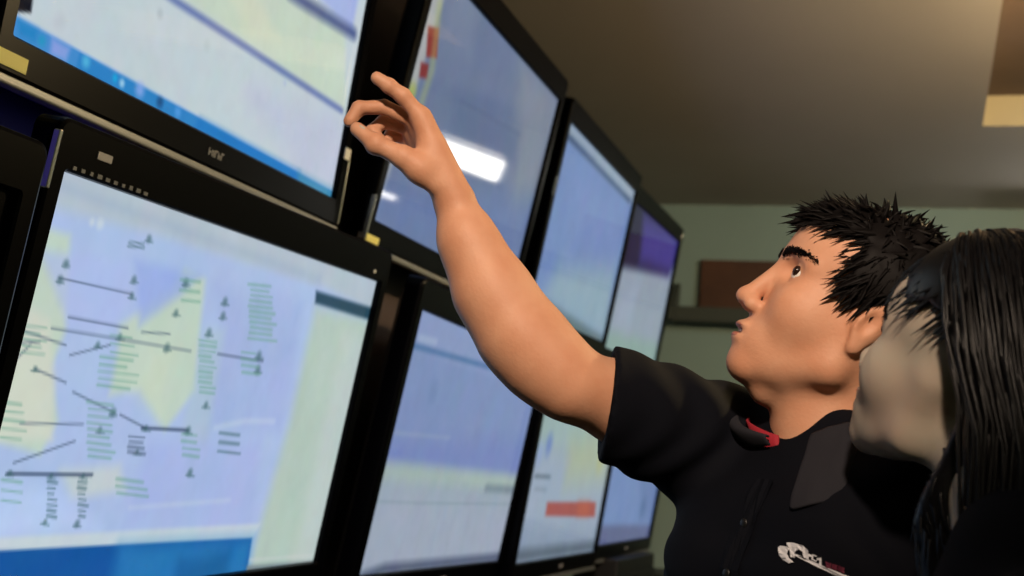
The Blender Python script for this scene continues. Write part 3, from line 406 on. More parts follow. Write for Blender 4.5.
def badge_mesh(x, z, w, h, n):
    """a small row of raised marks too small to read"""
    bm = bmesh.new(); s = w/n
    for i in range(n):
        x0 = x+i*s; hh = h*(1 if i % 2 == 0 else .86)
        add_box(bm, (x0+.1*s, -.0132, z), (x0+.30*s, -.0118, z+hh))
        add_box(bm, (x0+.30*s, -.0132, z+(hh*.78 if i % 3 else hh*.40)), (x0+.82*s, -.0118, z+(hh if i % 3 else hh*.62)))
        if i % 2: add_box(bm, (x0+.62*s, -.0132, z), (x0+.82*s, -.0118, z+hh*.7))
    return bmesh_to(bm, 'brand_badge')
def icon_row(x, z, w, h, n):
    """a row of small plain symbols"""
    bm = bmesh.new(); rg = random.Random(4)
    for i in range(n):
        c = x+w*(i+.5)/n; a = h*rg.uniform(.8, 1.3); b = h*rg.uniform(.6, .8)
        add_box(bm, (c-a/2, -.0132, z), (c+a/2, -.0118, z+b))
    return bmesh_to(bm, 'printed_symbols')
LABELS = {
 '01': 'top left screen showing a pale window above a blue icon bar',
 '11': 'upper screen behind the pointing hand, with two red blocks down its left side',
 '21': 'upper blue screen with a dark line under its top edge, above the forearm',
 '31': 'farthest upper screen, purple at the top and pale grey below',
 '00': 'large lower left screen with a lavender network map of lines and green labels',
 '10': 'lower screen under the forearm with a blue line near the top and no red bar',
 '20': 'lower screen below the elbow with one red bar on it',
 '30': 'farthest lower screen, plain blue, below the black sleeve',
}
def frame_matrix(key):
    tl, tr, br, bl = [np.array(v) for v in POSES[key]]
    ex = unit(tr-tl); ez = unit(tl-bl-ex*((tl-bl)@ex)); ey = np.cross(ez, ex)
    m = Matrix.Identity(4)
    for i in range(3): m[i][0], m[i][1], m[i][2], m[i][3] = ex[i], ey[i], ez[i], bl[i]
    m[2][3] += 1.35-0.25701
    return m
GLINT = {'01': (), '11': (), '21': (), '31': ()}
def television(key, mw, label, on=True):
    t = empty('wall_screen', mw); tag(t, label, 'screen', 'screens of the video wall')
    link('bezel', FRAME if on is True else FRAME.copy(), None, t)
    link('back_cover', SHELL, None, t)
    if on: link('screen', screen_mesh(key), screen_mat('screen_picture_'+key, GAIN[key]), t)
    else:
        bm = bmesh.new(); add_box(bm, (0, 0, 0), (SW, .004, SH)); link('screen', bmesh_to(bm, 'screen'), M['bezel'], t)
    link('trim_strip', strip_mesh(-BL+.004, SW+BL-.004), M['silver'], t)
    link('brand_badge', badge_mesh(SW/2+.0, -BB*.62, .052, .013, 5), M['badge'], t)
    return t
FRAME.materials.append(M['bezel']); SHELL.materials.append(M['shell'])
TV = {}
for key in POSES: TV[key] = television(key, frame_matrix(key), LABELS[key])
# the dark screen beyond the left edge of the map screen
mw = Matrix.Translation((-1.150, 0.02, 1.045)) @ Matrix.Rotation(math.radians(-1.5), 4, 'Z') @ Matrix.Rotation(math.radians(7), 4, 'X')
tv0 = television(None, mw, 'switched off black screen left of the network map screen, at the frame edge', False)
def sticker(t, x0, x1, z0, z1, m, lab, y=-.0135):  # also lays the white patch that stands for a glint
    o = box('sticker', (x0, y, z0), (x1, -.0115, z1), m, t, 0.0006); o['label'] = lab; return o
sticker(TV['01'], -.028, .034, -.045, -.024, M['yellow'], 'yellow sticker')
sticker(TV['11'], -.031, .034, -.052, -.036, M['yellow'], 'yellow sticker', -.016)
sticker(TV['01'], SW+.004, SW+.030, .088, .112, M['white'], 'white glint patch')  # white piece put in for a glint on the bezel edge
def edge_trim(t, x, z0, z1, w=.006):  # short chrome pieces, placed only where the bezel edges glint
    bm = bmesh.new(); add_box(bm, (x-w/2, -.0145, z0), (x+w/2, .006, z1), .002, 2); return tag(link('edge_trim', bmesh_to(bm, 'edge_trim'), M['chrome'], t), 'chrome edge trim piece cut to a glint')
edge_trim(TV['11'], -BL+.003, -.05, .05)
edge_trim(TV['00'], -BL+.003, SH-.03, SH+.05)
edge_trim(TV['21'], -BL+.004, SH-.24, SH-.18)
edge_trim(TV['31'], -BL+.003, -.02, .07)
edge_trim(TV['31'], SW+BL-.008, SH+.02, SH+.04, .02)
edge_trim(TV['01'], SW+BL-.004, -.05, .09, .004)
# status badge and the row of small printed symbols on the top bezel of the map screen
o = box('maker_plate', (.052, -.0135, SH+.030), (.084, -.0115, SH+.041), M['badge'], TV['00'], .0006)
o = link('printed_symbols', icon_row(.004, SH+.005, .18, .008, 10), mat('dim_print', (104, 108, 116), .5), TV['00'])
o = box('power_light', (SW-.048, -.0135, SH+.014), (SW-.040, -.0115, SH+.021), M['white'], TV['00'], .001)

# ------------------------------------------------------------------ the rack that carries them
rack = empty('video_wall_rack', Matrix.Translation((2.1, .19, 0)))
tag(rack, 'black steel rack with a dark brown board holding the rows of screens', 'rack')
def rk(name, lo, hi, m, bev=.004):
    return box(name, (lo[0]-2.1, lo[1]-.19, lo[2]), (hi[0]-2.1, hi[1]-.19, hi[2]), m, rack, bev)
rk('backing_board', (-.02, .16, 1.06), (4.36, .178, 2.62), M['panel'])
for a in (-1.0, .5, 1.65, 2.78, 4.28):
    rk('post', (a-.05, .18, .04), (a+.05, .26, 2.36), M['steel'])
    rk('foot', (a-.06, .165, 0), (a+.06, .62, .04), M['steel'])
for z in (1.10, 1.62, 2.10): rk('rail', (-1.15, .262, z), (4.3, .30, z+.05), M['steel'])
for k in ('00', '01', '10', '11', '20', '21', '30', '31'):
    tl, tr, br, bl = [np.array(v) for v in POSES[k]]; c = (tl+br)/2; z = c[2]+1.093
    rk('mount_plate', (c[0]-.12, c[1]+.07, z-.12), (c[0]+.12, .165, z+.12), M['steel'])
rk('mount_plate', (-.76, .10, 1.25), (-.52, .19, 1.49), M['steel'])
# equipment pedestal standing under the farthest lower screen
p = box('pedestal', (3.50, -.03, .0), (4.20, .15, 1.040), M['shell'], None, .008)
tag(p, 'black equipment pedestal standing under the farthest lower screen', 'pedestal')
box('side_panel', (4.202, -.01, .05), (4.212, .13, .98), M['steel'], p, .002)
box('front_door', (3.52, -.042, .05), (4.18, -.032, .98), M['steel'], p, .002)
o = box('blue_board', (-.60, .135, 1.62), (.30, .155, 1.84), M['blue'], None, .003)
tag(o, 'blue board glimpsed behind the gap at the left edge of the screens', 'board')

# ------------------------------------------------------------------ lamps
def wall_light(y0, y1, z0, z1, label):
    t = empty('wall_light', Matrix.Translation((X1, (y0+y1)/2, (z0+z1)/2))); tag(t, label, 'wall light', 'lights on the end wall')
    w, h = (y1-y0)/2, (z1-z0)/2
    bm = bmesh.new(); add_box(bm, (-.05, -w-.02, -h-.02), (0, w+.02, h+.02), .006); link('housing', bmesh_to(bm, 'housing'), M['lamp_body'], t)
    box('added_hood', (-.20, -w-.03, h+.02), (0, w+.03, h+.03), M['lamp_body'], t, .002)  # flap added to keep the lamp's light off the ceiling
    bm = bmesh.new(); add_box(bm, (-.065, -w, -h), (-.048, w, h), .006); link('diffuser', bmesh_to(bm, 'diffuser'), M['lamp'], t)
wall_light(-1.96, -1.50, 2.545, 2.665, 'wide white wall light on the end wall, mirrored in the screen behind the hand')
wall_light(-2.30, -2.06, 2.215, 2.295, 'small lower white wall light on the end wall beside the wide one')
def pendant(loc):  # uplight added out of view to brighten the ceiling and room
    t = empty('fill_pendant', Matrix.Translation(loc)); tag(t, 'round upward pendant light added out of view to brighten the ceiling', 'fill light')
    pr = [(.02, 0), (.12, .01), (.22, .05), (.26, .12), (.255, .12), (.21, .06), (.11, .022), (.02, .012)]
    loops = [[(r*math.cos(2*PI*i/40), r*math.sin(2*PI*i/40), z) for i in range(40)] for r, z in pr]
    link('bowl', loops_mesh('bowl', loops, ring=True, smooth=True), M['lamp_body'], t)
    bm = bmesh.new(); tube(bm, [(0, 0, .0), (0, 0, ZC-loc[2])], .006); link('cord', bmesh_to(bm, 'cord'), M['steel'], t)
    bm = bmesh.new(); bmesh.ops.create_uvsphere(bm, u_segments=20, v_segments=12, radius=.05)
    for v in bm.verts: v.co.z += .17
    link('bulb', bmesh_to(bm, 'bulb', True), M['bulb'], t)
pendant((2.15, -2.35, 2.33))
def point(name, loc, power, rgb, r):
    l = bpy.data.lights.new(name, 'POINT'); l.energy = power; l.color = tuple(lin(rgb)); l.shadow_soft_size = r
    o = bpy.data.objects.new(name, l); COL.objects.link(o); o.location = loc
point('pendant_fill_light', (2.15, -2.35, 2.33+.24), 240, (255, 226, 172), .06)
def wall_washer(loc, target):  # spot added out of view to brighten the dark end wall
    d = (Vector(target)-Vector(loc)).normalized(); R = d.to_track_quat('-Z', 'Y').to_matrix().to_4x4()
    t = empty('added_spot', Matrix.Translation(loc)); tag(t, 'black spot lamp added out of view to brighten the end wall', 'added spot')
    pr = [(.058, -.02), (.055, .10), (.03, .13), (.028, .12), (.045, .09), (.052, -.02)]
    o = link('lamp_can', loops_mesh('lamp_can', [[(r*math.cos(2*PI*i/28), r*math.sin(2*PI*i/28), z) for i in range(28)] for r, z in pr], ring=True, smooth=True), M['steel'], t)
    o.matrix_local = R
    bm = bmesh.new(); tube(bm, [R @ Vector((0, 0, .12)), (0, 0, ZC-loc[2])], .01); link('stem', bmesh_to(bm, 'stem'), M['steel'], t)
    l = bpy.data.lights.new('wash_beam', 'SPOT'); l.energy = 48; l.color = tuple(lin((226, 250, 244))); l.spot_size = math.radians(75); l.spot_blend = 1.0; l.shadow_soft_size = .05
    o = bpy.data.objects.new('wash_beam', l); COL.objects.link(o); o.matrix_world = Matrix.Translation(Vector(loc)+d*.03) @ R
wall_washer((3.3, -2.7, 2.78), (5.6, -.2, 1.65))
def panel_light(x, y, label, st):  # fill light added behind the viewer to lift the dark room
    t = empty('fill_panel', Matrix.Translation((x, y, ZC))); tag(t, label, 'fill light')
    box('housing', (-.62, -.32, -.05), (.62, .32, 0), M['lamp_body'], t)
    box('diffuser', (-.58, -.28, -.058), (.58, .28, -.048), emit('panel_glow', (255, 236, 214), st), t, .002)
panel_light(-2.7, -3.0, 'white rectangular fill panel added unseen behind the viewer to brighten the room', 5.0)

def spot_fixture(loc, target):  # unseen key light added for the man, cone narrowed off the woman
    d = (Vector(target)-Vector(loc)).normalized(); R = d.to_track_quat('-Z', 'Y').to_matrix().to_4x4()
    t = empty('added_spot', Matrix.Translation(loc)); tag(t, 'unseen black spot lamp added behind the viewer to light the man', 'added spot')
    pr = [(.058, -.02), (.055, .10), (.03, .13), (.028, .12), (.045, .09), (.052, -.02)]
    o = link('lamp_can', loops_mesh('lamp_can', [[(r*math.cos(2*PI*i/28), r*math.sin(2*PI*i/28), z) for i in range(28)] for r, z in pr], ring=True, smooth=True), M['steel'], t)
    o.matrix_local = R
    bm = bmesh.new(); tube(bm, [R @ Vector((0, 0, .12)), (0, 0, ZC-loc[2])], .01); link('stem', bmesh_to(bm, 'stem'), M['steel'], t)
    l = bpy.data.lights.new('spot_beam', 'SPOT'); l.energy = SPOT_W; l.color = tuple(lin((255, 228, 202))); l.spot_size = math.radians(SPOT_DEG); l.spot_blend = .9; l.shadow_soft_size = .09
    o = bpy.data.objects.new('spot_beam', l); COL.objects.link(o); o.matrix_world = Matrix.Translation(Vector(loc)+d*.03) @ R
SPOT_W, SPOT_DEG = 325, 29
spot_fixture((-2.2, -1.30, 2.70), (.10, -.82, 1.66))
# ------------------------------------------------------------------ people
H = 0.0032
def frame_of(f, up):
    f = unit(f); l = unit(np.cross(up, f)); u = np.cross(f, l); return np.stack([f, l, u], 1)    # columns: forward, left, up
def snap(v, lo, h): return lo+np.floor((v-lo)/h)*h
def head_prims(f, o, R, s=1.0, ears=True):
    """skull, face and ears in the head's own frame (x forward, y left, z up, origin between the ears at eye level)"""
    T = lambda p: o+R@(np.array((p[0], p[1], p[2]*(1.11 if p[2] < 0 else .97)), float)*s)
    def E(c, r, rot=None): return Ell(T(c), np.array(r)*s, R if rot is None else R@rot)
    def C(a, b, ra, rb): return Cone(T(a), T(b), ra*s, rb*s)
    f.add(E((-.014, 0, .034), (.100, .076, .084)), .01)
    f.add(E((.034, 0, .032), (.062, .064, .062)), .03)
    f.add(E((.030, 0, -.040), (.060, .060, .070)), .03)
    f.add(E((.048, 0, -.072), (.044, .044, .042)), .02)
    for y in (-1, 1):
        f.add(C((-.008, .058*y, -.015), (-.002, .051*y, -.068), .017, .016), .025)
        f.add(C((-.002, .050*y, -.068), (.068, .013*y, -.104), .016, .016), .024)
        f.add(E((.050, .044*y, -.034), (.030, .018, .022)), .034)
        f.add(C((.086, .010*y, .018), (.066, .048*y, .014), .0085, .0085), .014)
    f.add(E((.074, 0, -.104), (.017, .020, .016)), .016)
    f.add(E((.072, 0, -.078), (.023, .032, .024)), .016)
    for y in (-1, 1):
        f.sub(E((.091, .033*y, -.001), (.018, .018, .0125)), .012)
        f.add(Ell(T((.0695, .0325*y, -.001)), np.array([.0142]*3)*s), .004)
        f.sub(E((.086, .0345*y, -.0015), (.016, .0120, .0034)), .002)
    f.add(C((.090, 0, .006), (.1075, 0, -.040), .0075, .0100), .010)
    f.add(E((.1095, 0, -.0445), (.0122, .0115, .0100)), .008)
    for y in (-1, 1):
        f.add(E((.100, .0135*y, -.0485), (.0115, .0075, .0085)), .007)
        f.sub(E((.1055, .0065*y, -.0565), (.0058, .0036, .0055)), .003)
    f.add(E((.0955, 0, -.0715), (.0088, .0225, .0062)), .006)
    f.add(E((.0935, 0, -.0845), (.0085, .0195, .0068)), .006)
    f.sub(E((.104, 0, -.0778), (.0150, .0195, .0042)), .003)
    for y in (-1, 1) if ears else ():
        rot = np.array(Matrix.Rotation(math.radians(-14), 3, 'Y') @ Matrix.Rotation(math.radians(18*y), 3, 'Z'))
        f.add(E((-.013, .077*y, -.014), (.0175, .0065, .029), rot), .006)
        f.add(E((-.009, .0755*y, -.039), (.009, .006, .010), rot), .006)
        f.sub(E((-.008, .085*y, -.014), (.009, .0065, .015), rot), .004)
        f.add(E((.002, .0735*y, -.018), (.0055, .004, .008)), .004)
    return T
def finger(f, pts, r0, r1, k=.003):
    n = len(pts)-1
    for i in range(n):
        f.add(Cone(pts[i], pts[i+1], r0+(r1-r0)*i/n, r0+(r1-r0)*(i+1)/n), k)
    for p in pts[1:-1]:
        f.add(Ell(p, np.array([r0, r0, r0])*.9), .003)
class Sub:
    """a separate small field whose result is merged into the body, so that fingers stay apart"""
    def __init__(s, body, lo, hi): s.body = body; s.f = Field(snap(np.asarray(lo), body.lo, body.h), hi, body.h)
    def done(s, k): s.body.merge(s.f, k)
def hand(body, wrist, F, N, sc=1.0, curl=(.35, .45, .5, .55), side=1):
    """relaxed hand: F along the fingers, N out of the palm; thumb leaves the side of the palm"""
    F = unit(F); N = unit(N-F*(N@F)); T = np.cross(F, N)*side
    for i, (off, fwd, L, r) in enumerate(((.029, .092, (.042, .026, .021), .0088), (.010, .096, (.046, .029, .022), .0090), (-.010, .091, (.042, .027, .022), .0086), (-.028, .083, (.033, .020, .018), .0076))):
        m = wrist+(F*fwd+T*off)*sc; body.add(Cone(wrist+T*off*.45*sc+F*.01, m, .017*sc, .0125*sc), .012)
        p = [m]; a = 0.15; d = F
        for l in L:
            a += curl[i]*.8; d = F*math.cos(a)+N*math.sin(a); p.append(p[-1]+d*l*sc)
        finger(body, p, r*sc, r*.78*sc, .002)
    b = wrist+(F*.02+T*.02+N*.008)*sc
    finger(body, [b, b+(F*.034+T*.026+N*.012)*sc, b+(F*.066+T*.036+N*.022)*sc, b+(F*.092+T*.038+N*.034)*sc], .0125*sc, .0085*sc, .006)

# ---------------- the man
HEAD_R = frame_of(math.cos(math.radians(31))*(-RT)+math.sin(math.radians(31))*UP+0.06*FW, math.cos(math.radians(31))*UP+math.sin(math.radians(31))*RT)
HS = 1.02
EYE = W(800, 274, 1.43)
HEAD_O = EYE-HEAD_R@(np.array([.075, .033, 0])*HS)
fwh = unit(FW*np.array([1, 1, 0])); rth = unit(RT*np.array([1, 1, 0]))
SR = W(738, 444, 1.585); SL = W(925, 482, 1.345)
NB = W(832, 442, 1.475)
MID = (SR+SL)/2
TL_ = unit((SL-SR)*np.array([1, 1, 0])); TF = np.cross(TL_, Z)      # torso left and forward
def TP(f, l, u): return np.array([MID[0], MID[1], 0])+TF*f+TL_*l+Z*u
zs = MID[2]
WR = W(455.5, 205, 1.50); ELB = W(570, 384, 1.47)
lo = np.minimum.reduce([SR, SL, WR, TP(-.2, -.35, .72), TP(.2, .35, .72), TP(.2, -.35, .72), TP(-.2, .35, .72), W(330, 60, 1.45), W(960, 180, 1.4), SL-Z*.74])-.07
hi = np.maximum.reduce([SR, SL, WR, TP(-.2, -.3, 1.5), TP(.2, .3, 1.5), W(330, 60, 1.6), W(960, 180, 1.5), W(960, 180, 1.3)])+.07
body = Field(lo, hi, H)
HT = head_prims(body, HEAD_O, HEAD_R, HS)
# neck from under the skull to the collar
body.add(Cone(HT((-.030, 0, -.045)), NB+Z*.02, .056, .060), .022)
body.add(Cone(HT((.018, 0, -.090)), NB+Z*.0+TF*.03, .030, .042), .03)
body.add(Ell(HT((.040, 0, -.118)), (.016, .012, .016)), .02)
# torso, hidden by the shirt
body.add(Cone(NB, TP(-.01, 0, zs-.12), .062, .105), .03)
body.add(Cone(TP(0, -.06, zs-.14), TP(0, .06, zs-.14), .095, .095), .04)
body.add(Cone(TP(0, 0, zs-.2), TP(0, 0, .95), .105, .105), .04)
# raised right arm, continuous from shoulder to hand
for a, b, ra, rb in ((SR, ELB+(SR-ELB)*.3, .054, .0445), (ELB+(SR-ELB)*.3, ELB, .0435, .0365), (ELB, W(541, 359, 1.474), .0365, .0425), (W(541, 359, 1.474), W(517, 331, 1.478), .0425, .0425),
                     (W(517, 331, 1.478), W(491, 289, 1.485), .0425, .0392), (W(491, 289, 1.485), W(468, 241, 1.492), .0392, .0288), (W(468, 241, 1.492), WR, .0288, .0212)):
    body.add(Cone(a, b, ra, rb), .035)
# left arm hanging at the side
el = SL+TL_*.035-Z*.29-TF*.03; wl = el-Z*.195+TF*.15-TL_*.06
body.add(Cone(SL, el, .055, .041), .02); body.add(Cone(el, el+(wl-el)*.35, .041, .042), .02); body.add(Cone(el+(wl-el)*.35, wl, .042, .024), .02)
sub = Sub(body, wl-np.array([.16, .16, .24]), wl+np.array([.16, .16, .06]))
hand(sub.f, wl, -Z+TF*.15, -TL_+TF*.1, 1.0, side=-1); sub.done(.02)
# the pointing hand
sub = Sub(body, np.minimum(W(335, 60, 1.42), W(490, 230, 1.62))-.04, np.maximum(W(335, 60, 1.62), W(490, 230, 1.42))+.04)
g = sub.f
kn = {'i': W(421, 117, 1.492), 'm': W(417, 122, 1.512), 'r': W(413, 130, 1.532), 'p': W(411, 141, 1.549)}
for kx, ra, rb in (('i', .0185, .0135), ('m', .0185, .0135), ('r', .017, .0130), ('p', .016, .0115)):
    g.add(Cone(WR+(W(452, 190, 1.50)-WR)*.5+(kn[kx]-kn['m'])*.35, kn[kx], ra, rb), .012)
g.add(Cone(W(446, 186, 1.492), W(431, 150, 1.492), .0175, .0150), .012)
finger(g, [kn['i'], W(403, 96, 1.487), W(389, 86, 1.484), W(377, 78, 1.482)], .0102, .0078, .004)
finger(g, [kn['m'], W(384, 107, 1.512), W(359, 108, 1.505), W(350, 121, 1.500)], .0096, .0080, .002)
finger(g, [kn['r'], W(384, 121, 1.536), W(372, 131, 1.528), W(381, 142, 1.522)], .0090, .0078, .001)
finger(g, [kn['p'], W(391, 134, 1.553), W(384, 144, 1.545), W(392, 152, 1.538)], .0080, .0070, .001)
finger(g, [W(436, 182, 1.487), W(403, 157, 1.478), W(376, 144, 1.478), W(357, 129, 1.484)], .0150, .0086, .006)
g.add(Ell(W(421, 168, 1.484), (.0175, .0175, .0175)), .014)
sub.done(.014)
V, Q = body.mesh(); V = blend_mesh(V, Q, 2)
person = link('person', npmesh('person', V, Q), M['skin'])
tag(person, 'man in a black polo shirt raising one bare arm to point at the screens', 'person')
del body
def ball(name, c, r, R, m, parent, seg=20, sc=(1, 1, 1)):
    bm = bmesh.new(); bmesh.ops.create_uvsphere(bm, u_segments=seg, v_segments=seg//2+2, radius=r)
    for v in bm.verts: v.co = Vector(R@(np.array(v.co)*np.array(sc))+c)
    return link(name, bmesh_to(bm, name, True), m, parent)
def face_parts(T, R, s, parent, brow_m):
    for y in (-1, 1):
        e = ball('eyeball', T((.0705, .0325*y, -.001)), .0132*s, R, M['eye_white'], parent)
        ball('iris', T((.0803, .0385*y, .0006)), .0064*s, R, M['iris'], e, 16, (.75, .8, 1))
        P = []; rr = []
        rg = np.random.default_rng(3)
        for i in range(520):
            t = rg.random(); b = np.array([.0985-.028*t*t-.005*t, (.012+.042*t)*y, (.0145+.006*math.sin(PI*t*.8)+rg.normal()*.0018)])
            d = np.array([.002, .008*y*(.3+t), .004*(1-t)])
            P.append([T(b+d*k/3+np.array([.0015, 0, 0])*math.sin(k)) for k in range(4)]); rr.append([.0006*s, .0007*s, .0005*s, .0001])
        v, q = strands(np.array(P), np.array(rr)); link('eyebrow', npmesh('eyebrow', v, q), brow_m, parent)
    ball('teeth', T((.0885, 0, -.0768)), .012*s, R, M['tooth'], parent, 20, (.72, 1.25, .24))
    for nm, c, r in (('upper_lip', (.0975, 0, -.0722), (.0070, .0195, .0036)), ('lower_lip', (.0957, 0, -.0838), (.0068, .0168, .0046))):
        ball(nm, T(c), 1.0, R, M['lips'], parent, 24, np.array(r)*s)
face_parts(HT, HEAD_R, HS, person, M['hair'])
# thumb nail and index nail
def nail(c, d, n, w, l, parent):
    d = unit(d); n = unit(n-d*(n@d)); t = np.cross(d, n); R = np.stack([d, t, n], 1)
    return ball('nail', c, 1.0, R, M['skin_pale'], parent, 14, (l, w, .0018))
nail(W(381, 77.5, 1.480), W(377, 78, 1.482)-W(389, 86, 1.484), UP*.8-FW*.5, .0050, .0062, person)
nail(W(361, 130.0, 1.4765), W(357, 129, 1.484)-W(376, 144, 1.478), -FW-UP*.1, .0055, .0068, person)

# hair of the man: a close cap of hair with many short tufts
def hair_cap(o, R, s, keep, up=.001, sidew=.010, h=.004, extra=()):
    T = lambda p: o+R@(np.array(p, float)*s)
    f = Field(o-np.array([.26]*3), o+np.array([.26]*3), h)
    f.add(Ell(T((-.016, 0, .034+up*.4)), np.array([.100+sidew, .076+sidew, .084+up])*s, R), .01)
    for p, k in extra: f.add(p, k)
    f.mod(lambda a, P: smax(a, keep(((P-o)@R)/s), .006))
    return f.mesh(), T
def man_keep(q):
    x, y, z = q[..., 0], np.abs(q[..., 1]), q[..., 2]
    top = 0.060+0.10*np.clip(x-.02, 0, 1)+.10*np.clip(y-.05, 0, 1)-z             # above the forehead
    line = np.where(x > .034, top, np.where(x > .004, -.016-z+(x-.004)*1.2, -.075-.2*(x+.06)-z))
    ear = .034-np.sqrt(((x+.016)**2)*1.6+(z+.018)**2)                           # clear the ear
    return np.maximum(line, np.where(y > .05, ear, -1))
(V, Q), _ = hair_cap(HEAD_O, HEAD_R, HS, man_keep, extra=((Ell(HEAD_O+HEAD_R@np.array([.034, 0, .034]), (.071, .074, .072), HEAD_R), .01),))
Vl = ((V-HEAD_O)@HEAD_R)/HS
noise = .0045*np.sin(Vl[:, 0]*190+3*np.sin(Vl[:, 2]*90))*np.cos(Vl[:, 1]*170+Vl[:, 2]*120)
V = V+noise[:, None]*unit(HEAD_R@np.array([0, 0, 1]))+0*V
def tufts(V, o, R, s, n, lmin, lmax, flow, rmax, seed, K=6, jit=.35, outw=.22):
    rg = np.random.default_rng(seed)
    Vl = ((V-o)@R)/s; c = np.array([-.015, 0, .03])
    out = Vl-c; nrm = out/np.linalg.norm(out, axis=1, keepdims=True)
    ok = np.argwhere(np.linalg.norm(out/np.array([.100, .076, .084]), axis=1) > 1.0)[:, 0]
    pick = rg.choice(ok, n)
    p0 = Vl[pick]-nrm[pick]*.004; d = nrm[pick]*outw+flow(Vl[pick])+rg.normal(size=(n, 3))*jit
    d /= np.linalg.norm(d, axis=1, keepdims=True); L = rg.uniform(lmin, lmax, n)
    bend = flow(Vl[pick])+rg.normal(size=(n, 3))*.3; bend[:, 2] -= .25
    t = np.linspace(0, 1, K)
    P = p0[:, None]+d[:, None]*(L[:, None]*t)[..., None]+bend[:, None]*(L[:, None]*.45*t**2)[..., None]
    rad = (rg.uniform(.5, 1, n)*rmax)[:, None]*(1-t**1.5)[None]+.0002
    return strands(o+(P@R.T)*s, rad*s)
def man_flow(q):
    x, y, z = q[:, 0], q[:, 1], q[:, 2]
    fr = np.clip((x-.0)/.06, 0, 1)[:, None]; side = np.clip((.090-z)/.035, 0, 1)[:, None]
    return fr*np.array([.62, 0, -.02])+(1-fr)*np.array([-.35, 0, .02])+side*np.array([.55, 0, -.80])
v2, q2 = tufts(V, HEAD_O, HEAD_R, HS, 3600, .010, .022, man_flow, .0040, 11, jit=.30, outw=.12)
v3, q3 = tufts(V, HEAD_O, HEAD_R, HS, 520, .016, .028, man_flow, .0070, 12, jit=.20, outw=.04)
v2, q2 = np.concatenate([v2, v3]), np.concatenate([q2, q3+len(v2)])
V, Q = np.concatenate([V, v2]), np.concatenate([Q, q2+len(V)])
link('hair', npmesh('hair', V, Q), M['hair'], person)

# shirt
HEM = SR+(ELB-SR)*.79; AX = unit(ELB-SR); AXH = unit(-RT*.99+UP*.14)
lo = np.minimum.reduce([HEM, SL, TP(-.2, -.33, .78), TP(.2, .33, .78), TP(.2, -.33, .78), TP(-.2, .33, .78)])-.09
hi = np.maximum.reduce([HEM, SR, SL, NB+Z*.06, TP(-.2, -.33, 1.2), TP(.2, .33, 1.2)])+.09
def shirt_field(h):
    f = Field(lo, hi, h)
    f.add(Cone(NB-Z*.005, TP(-.01, 0, zs-.13), .068, .120), .03)
    f.add(Cone(NB-Z*.03, SR+Z*.0, .058, .060), .05); f.add(Cone(NB-Z*.03, SL, .058, .060), .05)
    for l in (-1, 1): f.add(Ell(TP(.035, .075*l, zs-.13), (.10, .10, .11)), .05)
    f.add(Cone(TP(0, -.062, zs-.14), TP(0, .07, zs-.14), .108, .112), .05)
    f.add(Cone(TP(.0, -.04, zs-.16), TP(0, -.04, .84), .110, .120), .05); f.add(Cone(TP(0, .05, zs-.16), TP(0, .045, .84), .118, .122), .05)
    f.add(Cone(SR, HEM+AX*.07+UP*.002, .067, .0585), .03); f.add(Cone(SR-Z*.03, HEM-UP*.022, .066, .050), .03)
    hl = SL+(el-SL)*.72
    f.add(Cone(SL, hl, .064, .058), .03)
    # folds of the cloth
    def folds(a, P):
        d = P-SR; t = d@AX; r = d@UP
        wv = .0032*np.sin(t*95+8*r+2*np.sin(r*40))*np.exp(-((t-.08)/.12)**2)
        q = P-TP(0, 0, 0); u = q@TL_; z_ = P[..., 2]
        wv += .0040*np.sin(u*46+z_*31+2.2*np.sin(z_*17))*np.clip((zs-.10-z_)/.15, 0, 1)
        return a+wv
    f.mod(folds)
    f.mod(lambda a, P: smax(a, np.where(((P-SR)@AX > 0) & (np.linalg.norm(P-HEM, axis=-1) < .16), (P-HEM)@AXH, -1), .003))
    f.sub(Cone(HEM-AX*.045, HEM+AX*.1, .048, .050), .003)
    f.mod(lambda a, P: smax(a, np.where((np.linalg.norm(P-hl, axis=-1) < .13) & ((P-hl)@TL_ > -.075), (P-hl)@unit(el-SL), -1), .003))
    f.sub(Cone(hl-unit(el-SL)*.05, hl+unit(el-SL)*.1, .049, .051), .003)
    f.sub(Cone(NB-Z*.035, NB+Z*.14+TF*.0, .0615, .064), .003)
    f.mod(lambda a, P: smax(a, .85-P[..., 2], .003))
    return f
sf = shirt_field(.0045)
V, Q = sf.mesh(); V = blend_mesh(V, Q, 2)
SHIRT_V = V
shirt = link('polo_shirt', npmesh('polo_shirt', V, Q), M['shirt'], person)
def on_shirt(p, d, lift=.002):
    """first point of the shirt met from p along d"""
    d = unit(d); prev = None
    for t in np.arange(0, .5, .002):
        q = p+d*t; i = np.round((q-sf.lo)/sf.h).astype(int)
        if (i < 0).any() or (i >= np.array(sf.a.shape)).any(): continue
        if sf.a[tuple(i)] < 0: return q-d*lift
    return p+d*.1
